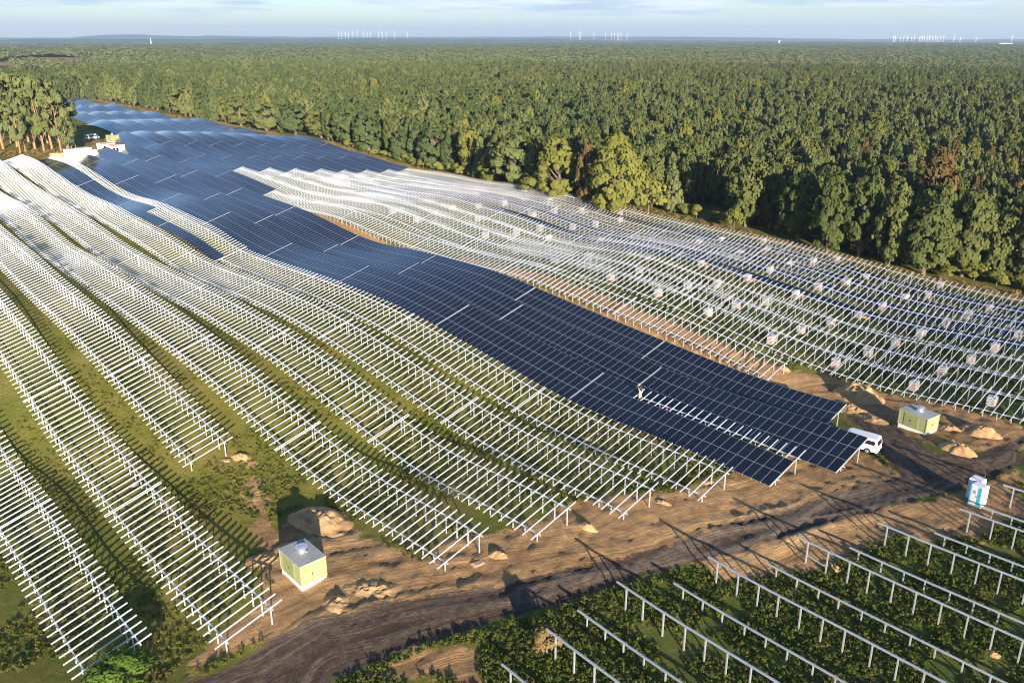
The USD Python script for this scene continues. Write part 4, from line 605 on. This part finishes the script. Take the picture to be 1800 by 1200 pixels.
# ---------------------------------------------------------------- vehicles
def side(poly_, y0, y1): return manifold3d.Manifold.extrude(manifold3d.CrossSection([poly_]), y1 - y0).rotate([90, 0, 0]).translate([0, y1, 0])
def wheel(x, y, t, r=.33):
    w = obj('wheel', trimesh.creation.cylinder(r, .22, sections=28, transform=trimesh.transformations.translation_matrix([x, y, r]) @ trimesh.transformations.rotation_matrix(math.pi / 2, [1, 0, 0])), BLACK, t, 40)
    s = 1 if y > 0 else -1
    obj('rim', trimesh.creation.cylinder(r * .62, .02, sections=24, transform=trimesh.transformations.translation_matrix([x, y + s * .115, r]) @ trimesh.transformations.rotation_matrix(math.pi / 2, [1, 0, 0])), ALU, w, 40)
def van(w, n, z, yaw, label):
    t = thing('white_van', label, 'van', (-w, n, z), yaw); UsdGeom.Xform(t).AddScaleOp().Set(Gf.Vec3f(.9, .9, .9))   # nose towards -x
    prof = [(2.42, .38), (2.45, 1.05), (2.36, 1.80), (2.22, 1.93), (1.5, 1.97), (-1.05, 1.95), (-1.35, 1.86), (-2.0, 1.12), (-2.42, .98), (-2.48, .55), (-2.44, .34)]
    core = side(prof, -.92, .92); top = side([(2.40, .9), (2.33, 1.80), (2.2, 1.93), (1.5, 1.965), (-1.05, 1.945), (-1.3, 1.86), (-1.9, 1.15)], -.80, .80)
    body = core - side([(-4, 1.06), (4, 1.06), (4, 2.4), (-4, 2.4)], -2, 2) + manifold3d.Manifold.batch_hull([side([(2.445, 1.05), (2.44, 1.12), (-1.95, 1.12), (-2.02, 1.05)], -.92, .92), top])
    for x in (-1.55, 1.42):
        body -= manifold3d.Manifold.cylinder(.5, .40, .40, 28).rotate([90, 0, 0]).translate([x, -.70, .33]); body -= manifold3d.Manifold.cylinder(.5, .40, .40, 28).rotate([90, 0, 0]).translate([x, 1.20, .33])
    obj('body', body, WHITE, t, 30)
    for x in (-1.55, 1.42):
        for y in (-.82, .82): wheel(x, y, t)
    def pane(name, pts): 
        v = np.array(pts, float); k = len(v); nrm = np.cross(v[1] - v[0], v[2] - v[0]); nrm /= np.linalg.norm(nrm)
        V = np.vstack([v + nrm * .012, v - nrm * .03]); F = [[0, i, i + 1] for i in range(1, k - 1)] + [[k, k + i + 1, k + i] for i in range(1, k - 1)]
        for i in range(k): j = (i + 1) % k; F += [[i, k + i, k + j], [i, k + j, j]]
        obj(name, (V, np.array(F)), GLASSD, t)
    yb, yt = .905, .835
    for s in (-1, 1):
        for nm, x0, x1 in (('side_window', 1.05, 2.15), ('side_window', -.15, .95)):
            pts = [(x0, s * yb, 1.20), (x1, s * yb, 1.20), (x1, s * yt, 1.68), (x0, s * yt, 1.68)]; pane(nm, pts if s < 0 else pts[::-1])
        pts = [(-1.55, s * yb, 1.20), (-.28, s * yb, 1.20), (-.28, s * yt, 1.68), (-1.2, s * yt, 1.68)]; pane('door_window', pts if s < 0 else pts[::-1])
        obj('tail_light', cbox(2.40, 2.47, s * .84 - .06, s * .84 + .06, .75, 1.10, .01), REDL, t, 30); obj('mirror', cbox(-1.45, -1.3, min(s * .92, s * 1.1), max(s * .92, s * 1.1), 1.15, 1.38, .03), BLACK, t, 30)
    pane('rear_window', [(2.452, -.70, 1.14), (2.452, .70, 1.14), (2.375, .64, 1.70), (2.375, -.64, 1.70)])
    pane('windscreen', [(-1.98, .74, 1.18), (-1.98, -.74, 1.18), (-1.44, -.68, 1.80), (-1.44, .68, 1.80)])
    obj('bumper', cbox(2.36, 2.54, -.90, .90, .36, .60, .04), WHITE, t, 30); obj('bumper', cbox(-2.56, -2.38, -.90, .90, .36, .60, .04), BLACK, t, 30)
    obj('number_plate', box(2.455, 2.475, -.26, .26, .70, .81), CONC, t); obj('door_seam', box(2.448, 2.462, -.008, .008, .62, 1.12), BLACK, t)
    return t
van(35.2, 81.0, float(Z(35.2, 81.0)) + .02, 8, 'white van parked half behind the end of the middle module row')
van(298, 85.5, float(Z(298, 85.5)), -62, 'distant white van beside the far transformer station')
p = at(152, 281); t = thing('box_truck', 'white box truck parked behind the far end of the racks', 'truck', (-p[0], p[1], p[2]), 8)
obj('cargo_box', cbox(-1.25, 1.25, -5.4, 1.4, .95, 3.35, .05), WHITE, t, 30); obj('cab', manifold3d.Manifold.batch_hull([cbox(-1.15, 1.15, 1.55, 3.2, .6, 1.7, .08), cbox(-1.1, 1.1, 1.6, 2.8, 1.7, 2.75, .1)]), plain('grey_truck_cab', (.30, .32, .35), .4), t, 30)
obj('windscreen', (np.array([[-1.0, 3.12, 1.75], [1.0, 3.12, 1.75], [.95, 2.86, 2.6], [-.95, 2.86, 2.6]]), np.array([[0, 1, 2], [0, 2, 3]])), GLASSD, t)
obj('chassis', cbox(-.5, .5, -5.2, 2.6, .55, .95, .02), BLACK, t)
for y in (-3.9, -2.9, 2.2):
    for s in (-1.1, 1.1):
        obj('wheel', trimesh.creation.cylinder(.48, .28, sections=20, transform=trimesh.transformations.translation_matrix([s, y, .48]) @ trimesh.transformations.rotation_matrix(math.pi / 2, [0, 1, 0])), BLACK, t, 40)
# ---------------------------------------------------------------- far left: cabins, cartons, raised hide, fence
for k, (bx, by) in enumerate(((184, 270), (201, 273))):
    p = at(bx, by); t = thing('site_cabin', f"white site cabin beside the dirt track, {'left' if k == 0 else 'right'} one of two", 'cabin', (-p[0] - 1.6, p[1] + 1.2, p[2] - .1), 36, 'white site cabins')
    obj('body', cbox(-2.2, 2.2, -1.22, 1.22, .1, 2.75, .03), WHITE, t, 30); obj('roof_edge', cbox(-2.25, 2.25, -1.27, 1.27, 2.75, 2.87, .02), CONC, t, 30); obj('door', box(-1.9, -1.0, -1.25, -1.225, .15, 2.2), GREENP, t)
    for x in (.0, 1.0): obj('window', box(x, x + .8, -1.25, -1.225, 1.2, 2.1), GLASSD, t)
    for x in (-2.1, 2.1):
        for y in (-1.1, 1.1): obj('foot', box(x - .12, x + .12, y - .12, y + .12, -.2, .1), ROOFG, t)
    c = thing('carton', f"brown carton lying on the roof of the {'left' if k == 0 else 'right'} white cabin", 'carton', (-p[0] + .2, p[1] - .3, p[2] + 2.77), 20)
    obj('box', cbox(-.8, .8, -.5, .5, 0, .35, .02), CARD, c, 30); obj('tape', box(-.8, .8, -.05, .05, .352, .358), FILM, c)
for k, (bx, by, s) in enumerate(((95, 281, 1.0), (108, 282, 1.15), (121, 283, 1.0))):
    p = at(bx, by); t = thing('carton_stack', f"tan carton stack beside the box truck, {ORD[k + 1]} from the left", 'cartons', (-p[0], p[1], p[2]), 15 * k, 'tan carton stacks beside the truck')
    obj('pallet', cbox(-1.1, 1.1, -.8, .8, 0, .15, .01), WOOD, t)
    for j in range(2): obj('carton', cbox(-1.05, 1.05, -.75, .75, .16 + j * .85 * s, .15 + (j + 1) * .83 * s, .04), TAN, t, 30)
p = at(126, 263); t = thing('raised_hide', 'wooden raised hide on four legs at the edge of the pines', 'hunting stand', (-p[0], p[1], p[2]), 30)
for x in (-1, 1):
    for y in (-1, 1): fast('leg', *beam((x * .95, y * .95, -.3), (x * .65, y * .65, 2.5), .12, .12), WOOD, t)
fast('brace', *beam((-.95, -.95, .3), (.7, -.7, 2.2), .07, .07, (0, 1, 0)), WOOD, t); fast('brace', *beam((.95, -.95, .3), (.95 - .25, .7, 2.2), .07, .07, (1, 0, 0)), WOOD, t)
obj('cabin', cbox(-.85, .85, -.85, .85, 2.5, 3.9, .02), WOOD, t); obj('window', box(-.55, .55, -.87, -.852, 3.2, 3.6), BLACK, t); obj('roof', manifold3d.Manifold.batch_hull([cbox(-1.0, 1.0, -1.0, 1.0, 3.9, 3.96, .01), manifold3d.Manifold.cube([2.0, .05, .05]).translate([-1.0, .5, 4.2])]), ROOFG, t)
for k in range(7): fast('rung', *beam((-.3, -1.12 + .03 * k, .3 + .32 * k), (.3, -1.12 + .03 * k, .3 + .32 * k), .05, .05), WOOD, t)
a, b = at(160, 244), at(177, 258); t = thing('wire_fence', 'green wire mesh fence beside the far white van', 'fence', (-a[0], a[1], a[2]))
q = np.linspace(a, b, 9)
for i in range(9):
    z = float(Z(*q[i, :2])); fast('fence_post', *beam(np.array([-q[i, 0] + a[0], q[i, 1] - a[1], z - a[2] - .3]), np.array([-q[i, 0] + a[0], q[i, 1] - a[1], z - a[2] + 2.0]), .08, .08, (0, 1, 0)), FENCEG, t)
    if i < 8:
        z2 = float(Z(*q[i + 1, :2])); wires = [beam(np.array([-q[i, 0] + a[0], q[i, 1] - a[1], z - a[2] + h]), np.array([-q[i + 1, 0] + a[0], q[i + 1, 1] - a[1], z2 - a[2] + h]), .03, .05) for h in np.arange(.1, 1.95, .16)]
        fast('mesh_panel', *join(wires), FENCEG, t)
# ---------------------------------------------------------------- portable toilets
def toilet(w, n, z, yaw, label, second):
    t = thing('portable_toilet', label, 'portable toilet', (-w, n, z), yaw)
    obj('body', cbox(-.55, .55, -.55, .55, .12, 2.08, .05), WHITE, t, 30); obj('skid', cbox(-.56, .56, -.58, .58, -.05, .12, .02), ROOFG, t, 30)
    obj('roof', manifold3d.Manifold.batch_hull([cbox(-.60, .60, -.60, .60, 2.08, 2.16, .06), cbox(-.42, .42, -.46, .46, 2.16, 2.28, .05)]), WHITE, t, 30)
    c2 = TEAL if not second else plain('pale_blue_plastic', (.42, .56, .66), .4)
    obj('door', cbox(-.40, .16, -.585, -.55, .2, 2.02, .012), WHITE, t, 30); obj('door_strip', cbox(-.53, -.42, -.59, -.55, .15, 2.05, .012), c2, t, 30); obj('door_strip', cbox(.18, .52, -.59, -.55, .15, 2.05, .012), c2, t, 30)
    obj('side_strip', cbox(.55, .59, -.20, .12, .15, 2.05, .012), c2 if second else WHITE, t, 30)
    obj('lock', cbox(.10, .15, -.61, -.585, 1.0, 1.15, .008), BLACK, t, 30); obj('notice', box(-.25, .02, -.592, -.587, 1.30, 1.62), ROOFG, t); obj('vent_pipe', trimesh.creation.cylinder(.06, .35, sections=14, transform=trimesh.transformations.translation_matrix([.35, .4, 2.32])), BLACK, t, 40)
q = at(1713, 890); toilet(q[0], q[1] + .45, float(G(q[0], q[1] + .5)) + .03, -10, 'white portable toilet with turquoise stripes by the road, the nearer of two', False)
toilet(q[0] + .62, q[1] + 1.55, float(G(q[0] + .6, q[1] + 1.5)) + .03, -6, 'pale blue portable toilet half hidden behind the turquoise striped one', True)
# ---------------------------------------------------------------- wrapped pallets of modules between the right rack rows
def pallet_class(key, h, layers, half=False):
    p = f'/World/pallet_kinds/{key}'; stage.CreateClassPrim(p);
    def put(nm, mesh, m): usdkit.mesh(stage, free(p + '/' + nm), mesh, m, 30)
    for y in (-.5, 0, .5): put('bearer', box(-.44, .44, y - .06, y + .06, 0, .11), WOOD)
    put('deck', box(-.45, .45, -.62, .62, .111, .14), WOOD)
    if half:
        put('carton_tray', cbox(-.44, .44, -.60, .60, .142, .142 + h * .35, .02), TAN); put('loose_sheet', cbox(-.4, .35, -.5, .2, .146 + h * .35, .16 + h * .45, .01), TAN)
    else:
        put('wrapped_body', cbox(-.43, .43, -.60, .60, .142, .142 + h, .03), FILM)
        for k in range(layers): z0 = .20 + (k + .25) * (h - .1) / layers; put('cardboard_band', box(-.442, .442, -.612, .612, z0, z0 + .085), CARD)
        put('top_cover', cbox(-.47, .47, -.64, .64, .144 + h, .19 + h, .02), FILM)
stage.CreateClassPrim('/World/pallet_kinds')
for k, (h, l) in enumerate(((1.2, 4), (1.1, 4), (1.0, 4))): pallet_class(f'full_{k}', h, l)
pallet_class('opened', .9, 0, True)
PAL = [(1738, 721), (1605, 688), (1655, 663), (1705, 643), (1468, 648), (1525, 630), (1573, 613), (1617, 597), (1747, 622), (1353, 607), (1407, 590), (1459, 578), (1508, 563), (1550, 547), (1662, 577), (1788, 598), (1237, 560), (1293, 547), (1346, 538), (1398, 527), (1438, 512), (1488, 505), (1522, 495), (1590, 533), (1630, 527), (1700, 562), (1738, 550), (1652, 510), (1208, 513), (1260, 508), (1313, 497), (1232, 472), (1353, 483), (1388, 473), (1429, 468), (1308, 452), (1348, 447), (1470, 463), (1268, 430), (1228, 433), (1342, 432), (1151, 524), (1067, 498), (1123, 485), (975, 467), (908, 449), (1035, 459), (922, 344), (967, 359), (923, 359), (887, 364), (1022, 376), (975, 378), (938, 384), (1047, 401), (1007, 406), (950, 409), (907, 416), (853, 421), (1063, 431), (1090, 381), (1090, 394), (965, 426), (838, 349), (842, 369), (795, 371), (840, 391), (690, 378), (733, 393)]
OPEN = [(1410, 527), (1282, 462), (1500, 505), (1522, 564), (1598, 534), (1320, 497), (1240, 473), (1028, 377), (932, 385)]
places = []
for op, lst in ((0, PAL), (1, OPEN)):
    for bx, by in lst:
        p = at(bx, by - 2)
        d = np.hypot(p[0], p[1]); places.append([p[0], p[1], op, bx])
lane = lambda n: int(np.clip(round((n - NC['R1']) / 8.05 - .5), 0, 8))
order = {}
for q in sorted(places, key=lambda q: q[0]):
    k = lane(q[1]); order.setdefault(k, 0); order[k] += 1
    nn = NC['R1'] + 8.05 * (k + .5) + np.clip(q[1] - NC['R1'] - 8.05 * (k + .5), -2.6, 2.6) if k < 8 else q[1]
    z = float(G(q[0], nn)); o = ORD[order[k]]
    lab = f"{'opened tan pallet' if q[2] else 'white wrapped pallet'}, {o} from right in aisle past {ORD[k + 1]} row behind dark block"
    t = thing('module_pallet', lab, 'pallet', (-q[0], nn, z + .02), rng.uniform(-8, 8), 'pallets between the right rack rows')
    t.GetReferences().AddInternalReference('/World/pallet_kinds/' + ('opened' if q[2] else f'full_{int(rng.integers(3))}')); t.SetInstanceable(True)
# small leftovers between the left racks
for bx, by, lab in ((478, 594, 'pale torn cardboard heap under the fifth rack row from the left'), (722, 592, 'flattened tan carton between the racks of the seventh row'), (1030, 772, 'white and grey carton scraps under the seventh rack row'), (398, 810, 'cut pale carton under the end of the third rack row'), (840, 880 + 110, 'tan board lying beside the end of the fourth rack row'), (1243, 848, 'pale carton under the last rack of the seventh row'), (238, 852, 'small pale board under the second rack row')):
    p = at(bx, by); t = thing('carton_scrap', lab, 'cardboard', (-p[0], p[1], float(G(p[0], p[1]))), rng.uniform(0, 180))
    for k in range(3): obj('sheet', cbox(-.55 + .1 * k, .5 - .12 * k, -.35, .30 - .1 * k, .03 + .06 * k, .055 + .06 * k, .004), (TAN, FILM, CARD)[k], t)
# ---------------------------------------------------------------- workers
def person(name, label, joints, radii, bones, mats, hat, loc, yaw):
    t = thing(name, label, 'person', loc, yaw)
    J = {k: np.array(v, float) for k, v in joints.items()}
    S = lambda k, g=0: manifold3d.Manifold.sphere(radii[k] + g, 20).translate(list(J[k]))
    def limb(pairs, g=0.0):
        m = manifold3d.Manifold()
        for a, b in pairs: m += manifold3d.Manifold.batch_hull([S(a, g), S(b, g)])
        return m
    def smooth(m, it=6):
        m = m.refine_to_length(.035).to_mesh(); tm = trimesh.Trimesh(m.vert_properties[:, :3], m.tri_verts); trimesh.smoothing.filter_taubin(tm, iterations=it); return tm
    body = limb(bones) + manifold3d.Manifold.batch_hull([S(k) for k in ('shl', 'shr', 'chest', 'hipl', 'hipr')])
    fingers = manifold3d.Manifold()
    for sd in 'lr':
        wv = J['hand' + sd] - J['elb' + sd]; wv /= np.linalg.norm(wv); sv = np.cross(wv, [0, 0, 1.0]); sv /= max(1e-6, np.linalg.norm(sv))
        for k in range(4):
            a = J['hand' + sd] + sv * (.018 * (k - 1.5)); b = a + wv * (.075 - .008 * abs(k - 1)) - np.array([0, 0, .02])
            fingers += manifold3d.Manifold.batch_hull([manifold3d.Manifold.sphere(.010, 8).translate(list(a)), manifold3d.Manifold.sphere(.008, 8).translate(list(b))])
        a = J['hand' + sd] + sv * .03; fingers += manifold3d.Manifold.batch_hull([manifold3d.Manifold.sphere(.011, 8).translate(list(a)), manifold3d.Manifold.sphere(.009, 8).translate(list(a + wv * .04 + sv * .035))])
    bd = obj('body', smooth(body, 8), SKIN, t, True)
    obj('fingers', fingers, SKIN, t, True)
    obj('jacket', smooth(limb([b for b in bones if b[0][:2] in ('sh', 'el') or b[0] == 'chest'], .022) + manifold3d.Manifold.batch_hull([S(k, .02) for k in ('shl', 'shr', 'chest', 'waist')]) + manifold3d.Manifold.batch_hull([S('waist', .02), S('hipl', .01), S('hipr', .01)])), mats[0], t, True)
    obj('trousers', smooth(limb([b for b in bones if b[0][:2] in ('hi', 'kn')], .024)), mats[1], t, True)
    for sd in 'lr': obj('boot', manifold3d.Manifold.batch_hull([S('foot' + sd, .025), manifold3d.Manifold.sphere(.045, 12).translate(list(J['foot' + sd] + [-.16, 0, -.02]))]), BLACK, t, True)
    h = J['head']; obj('nose', manifold3d.Manifold.sphere(.018, 10).translate(list(h + [-.112, 0, -.02])), SKIN, t, True)
    for s in (-1, 1): obj('ear', manifold3d.Manifold.sphere(.022, 10).scale([1, .5, 1.4]).translate(list(h + [0, s * .085, -.01])), SKIN, t, True); obj('eye', manifold3d.Manifold.sphere(.011, 8).translate(list(h + [-.095, s * .034, .012])), BLACK, t, True)
    if hat is not None:
        m = manifold3d.Manifold.sphere(.135, 28).trim_by_plane([0, 0, 1], 0.0) + manifold3d.Manifold.cylinder(.02, .155, .145, 28) + manifold3d.Manifold.cylinder(.015, .11, .10, 24).scale([1.1, .9, 1]).translate([-.10, 0, 0])
        obj('helmet', m.rotate([0, -14, 0]).translate(list(h + [.01, 0, .035])), hat, t, 40)
    else: obj('hair', manifold3d.Manifold.sphere(.108, 20).trim_by_plane([.35, 0, .9], .01).translate(list(h + [.012, 0, .02])), BLACK, t, True)
    return t
RAD = dict(head=.10, neck=.055, chest=.13, waist=.125, shl=.062, shr=.062, elbl=.045, elbr=.045, handl=.036, handr=.036, hipl=.092, hipr=.092, kneel=.062, kneer=.062, footl=.048, footr=.048)
BONES = [('head', 'head'), ('neck', 'head'), ('chest', 'neck'), ('chest', 'waist'), ('shl', 'elbl'), ('elbl', 'handl'), ('shr', 'elbr'), ('elbr', 'handr'), ('waist', 'hipl'), ('waist', 'hipr'), ('hipl', 'kneel'), ('kneel', 'footl'), ('hipr', 'kneer'), ('kneer', 'footr')]
bent = dict(footl=(0, .14, .07), footr=(.16, -.14, .07), kneel=(-.10, .13, .50), kneer=(.02, -.13, .50), hipl=(.10, .10, .93), hipr=(.10, -.10, .93), waist=(.02, 0, 1.07), chest=(-.20, 0, 1.33), shl=(-.22, .20, 1.38), shr=(-.22, -.20, 1.38), neck=(-.29, 0, 1.44), head=(-.37, 0, 1.55), elbl=(-.38, .26, 1.14), elbr=(-.40, -.24, 1.14), handl=(-.60, .20, 1.02), handr=(-.62, -.18, 1.02))
upright = dict(footl=(0, .12, .07), footr=(.05, -.12, .07), kneel=(-.03, .11, .50), kneer=(0, -.11, .50), hipl=(0, .10, .93), hipr=(0, -.10, .93), waist=(0, 0, 1.08), chest=(-.02, 0, 1.36), shl=(-.02, .20, 1.42), shr=(-.02, -.20, 1.42), neck=(-.03, 0, 1.50), head=(-.05, 0, 1.62), elbl=(-.05, .27, 1.14), elbr=(-.06, -.27, 1.14), handl=(-.24, .22, 1.06), handr=(-.25, -.22, 1.06))
wk, nk = 55.3, NC['P1'] + 1.75
person('person', 'worker in orange helmet, dark top and beige trousers mounting a module on the front row', bent, RAD, BONES, (NAVY, BEIGE), ORANGE, (-wk, nk, float(Z(wk, NC['P1'])) + hgt(1.75) - .30), -20)
person('person', 'worker in pink top standing in the gap of the front module row', upright, RAD, BONES, (PINK, NAVY), None, (-51.6, nk + .1, float(G(51.6, nk)) + .02), 10)
# ---------------------------------------------------------------- sand heaps
def heap(bx, by, rx, ry, h, yaw, label, seed):
    p = at(bx, by); r = np.linspace(0, 1.05, 22); th = np.linspace(0, 2 * math.pi, 56, endpoint=False); R, T = np.meshgrid(r, th, indexing='ij'); c, s = math.cos(math.radians(yaw)), math.sin(math.radians(yaw))
    wob = 1 + .5 * (meshkit.fbm(np.stack([np.cos(T) * 1.4 + seed, np.sin(T) * 1.4, R * 0], -1)) - .5)
    lx, ly = R * np.cos(T) * rx * wob, R * np.sin(T) * ry * wob; X, Y = lx * c - ly * s, lx * s + ly * c
    prof = np.clip(1 - R, 0, 1) ** .9 * (1 - .25 * np.exp(-(R / .25) ** 2))
    nz = meshkit.fbm(np.stack([X * 1.1 + seed * 7, Y * 1.1, R * 0], -1), 5) - .5
    z = h * prof * (1 + 1.3 * nz) + (meshkit.fbm(np.stack([X * 4, Y * 4, R * 0 + seed], -1)) - .5) * .34 * np.clip(1.05 - R, 0, 1) - np.where(R > 1, .35, .04)
    w, n = p[0] - X, p[1] + Y; v = np.stack([X, Y, z + G(w, n) - p[2]], -1).reshape(-1, 3); i = np.arange(R.size).reshape(R.shape); j = np.roll(i, -1, axis=1)
    f = np.concatenate([np.stack([i[:-1], i[1:], j[1:]], -1).reshape(-1, 3), np.stack([i[:-1], j[1:], j[:-1]], -1).reshape(-1, 3)])
    g = obj('sand_heap', (v, f), SAND, None, True, None, label, 'sand heap'); UsdGeom.Xformable(g).AddTranslateOp().Set((-p[0], p[1], float(p[2])))
for k, a in enumerate([(566, 918, 3.5, 2.1, 1.2, 10, 'pale sand heap behind the left transformer station'), (650, 1035, 3.2, 1.2, .22, 35, 'low ochre sand bank right of the left transformer station'), (590, 1060, 1.5, 1.0, .4, 0, 'small sand lump at the foot of the left transformer station'), (462, 985, 1.6, 1.0, .45, 60, 'crumbly sand lump left of the left transformer station'),
        (1510, 696, 3.4, 2.4, 1.7, -10, 'big sand heap left of the right transformer station'), (1497, 720, 1.9, 1.2, .6, -10, 'small sand heap beside the corner of the rear module row'), (1535, 738, 2.0, 1.0, .5, -15, 'low sand bank along the gravel track'), (1724, 760, 2.3, 1.5, 1.05, 0, 'sand heap right of the right transformer station'), (1684, 790, 1.9, 1.3, 1.1, 0, 'pointed sand heap at the edge of the gravel road'), (1668, 750, 1.3, 1.0, .5, 0, 'low lump between transformer station and right sand heap'),
        (876, 976, .9, .6, .5, 20, 'small sand mound at the end of the fourth rack row'), (1034, 929, .9, .6, .5, 20, 'small sand mound at the end of the fifth rack row'), (1166, 884, .8, .5, .45, 20, 'small sand mound at the end of the sixth rack row'), (424, 806, 1.1, .7, .6, 30, 'sand mound at the end of the third rack row'), (1462, 998, .9, .6, .45, 0, 'small sand mound beside the third high rail below the road'), (1378, 648, 1.0, .7, .6, 0, 'sand mound under the end of the first row behind the dark block'), (1746, 1150, .5, .4, .3, 0, 'tiny sand mound at a post near the lower right corner')]): heap(*a, seed=k + 1)
# ---------------------------------------------------------------- on the horizon
TUR = plain('turbine_white', (.60, .62, .64), .5, 0, .01)
def turbine(x, base, top, dist, label, grp):
    r = ray(x, base); r = r / np.linalg.norm(r[:2]); H = (base - top) * dist / FPX * .72; zb = EYE + r[2] * dist
    t = thing('wind_turbine', label, 'wind turbine', (-r[0] * dist, r[1] * dist, zb), float(rng.uniform(20, 60)), grp)
    obj('tower', trimesh.creation.cone(3.2, H * 3, sections=10) if False else join([beam((0, 0, -40), (0, 0, H), 3.6, 3.6, (0, 1, 0))]), TUR, t); obj('nacelle', box(-3, 9, -2, 2, H - 2, H + 2.5), TUR, t)
    a0 = rng.uniform(0, 2)
    for k in range(3): a = a0 + k * 2.0944; obj('blade', beam((-4, 0, H), (-4, math.sin(a) * H * .5, H + math.cos(a) * H * .5), 2.2, 1.2, (1, 0, 0)), TUR, t)
C1 = [595, 601, 607, 613, 620, 628, 640, 646, 652, 666, 672, 679, 694, 716]; C2 = [1003, 1018, 1021, 1044, 1064, 1075, 1080, 1085, 1088, 1092, 1102]; C3 = [1570, 1573, 1582, 1588, 1594, 1601, 1606, 1616, 1620, 1624, 1629, 1633, 1638, 1643, 1647, 1652, 1658, 1676, 1687, 1715, 1778]
for nm, c, b, h in (('left', C1, 66.5, 11), ('middle', C2, 67.5, 11), ('right', C3, 74, 10)):
    for k, x in enumerate(c): turbine(x, b, b - h + rng.uniform(-2, 2), 13300 if nm != 'right' else 10500, f"white wind turbine, {ORD[k + 1] if k < 20 else 'last'} from the left in the {nm} group on the horizon", f"wind turbines in the {nm} group")
def tower(x, base, top, dist, wid, label, name, cat, m):
    r = ray(x, base); r = r / np.linalg.norm(r[:2]); H = (base - top) * dist / FPX; t = thing(name, label, cat, (-r[0] * dist, r[1] * dist, EYE + r[2] * dist))
    obj('shaft', cbox(-wid / 2, wid / 2, -wid / 2, wid / 2, -20, H, .3), m, t); obj('cap', cbox(-wid * .6, wid * .6, -wid * .6, wid * .6, H, H + 1.2, .2), m, t)
tower(265, 73, 69, 5200, 3.4, 'small pale tower rising from the forest far left', 'pale_tower', 'tower', CONC); tower(1369, 83, 73, 5600, 6, 'pale slim chimney above the forest at right', 'chimney', 'chimney', CONC); tower(1331, 83, 79, 5600, 5, 'short pale chimney left of the slim one', 'chimney', 'chimney', CONC)
for x, y, L, lab in ((1150, 84.5, 60, 'long white hall between the trees right of the middle'), (1735, 80, 70, 'white hall in the distant town at right'), (1768, 78, 60, 'second pale hall in the distant town near the right border'), (1598, 82, 40, 'low white hall under the right turbines')):
    dist = 5200; r = ray(x, y); r = r / np.linalg.norm(r[:2]); t = thing('white_hall', lab, 'hall', (-r[0] * dist, r[1] * dist, EYE + r[2] * dist), 48 - math.degrees(math.atan2(x - 900, 1573)))
    obj('wall', box(-L / 2, L / 2, -12, 12, -25, 4), CONC, t); obj('roof', manifold3d.Manifold.batch_hull([manifold3d.Manifold.cube([L + 2, 26, .2]).translate([-L / 2 - 1, -13, 4]), manifold3d.Manifold.cube([L + 2, .5, .2]).translate([-L / 2 - 1, 0, 7])]), ROOFG, t)
# ---------------------------------------------------------------- the air
HAZE = mat('hazy_air', {"v": ("principled_volume", {"color": (.62, .78, 1.0), "density": 0.75e-4, "anisotropy": .25})}, [], volume="v.volume")
hz = usdkit.mesh(stage, '/World/haze', box(-21000, 21000, -21000, 21000, -60, 330), HAZE)
say(hz.GetPrim(), kind='stuff')
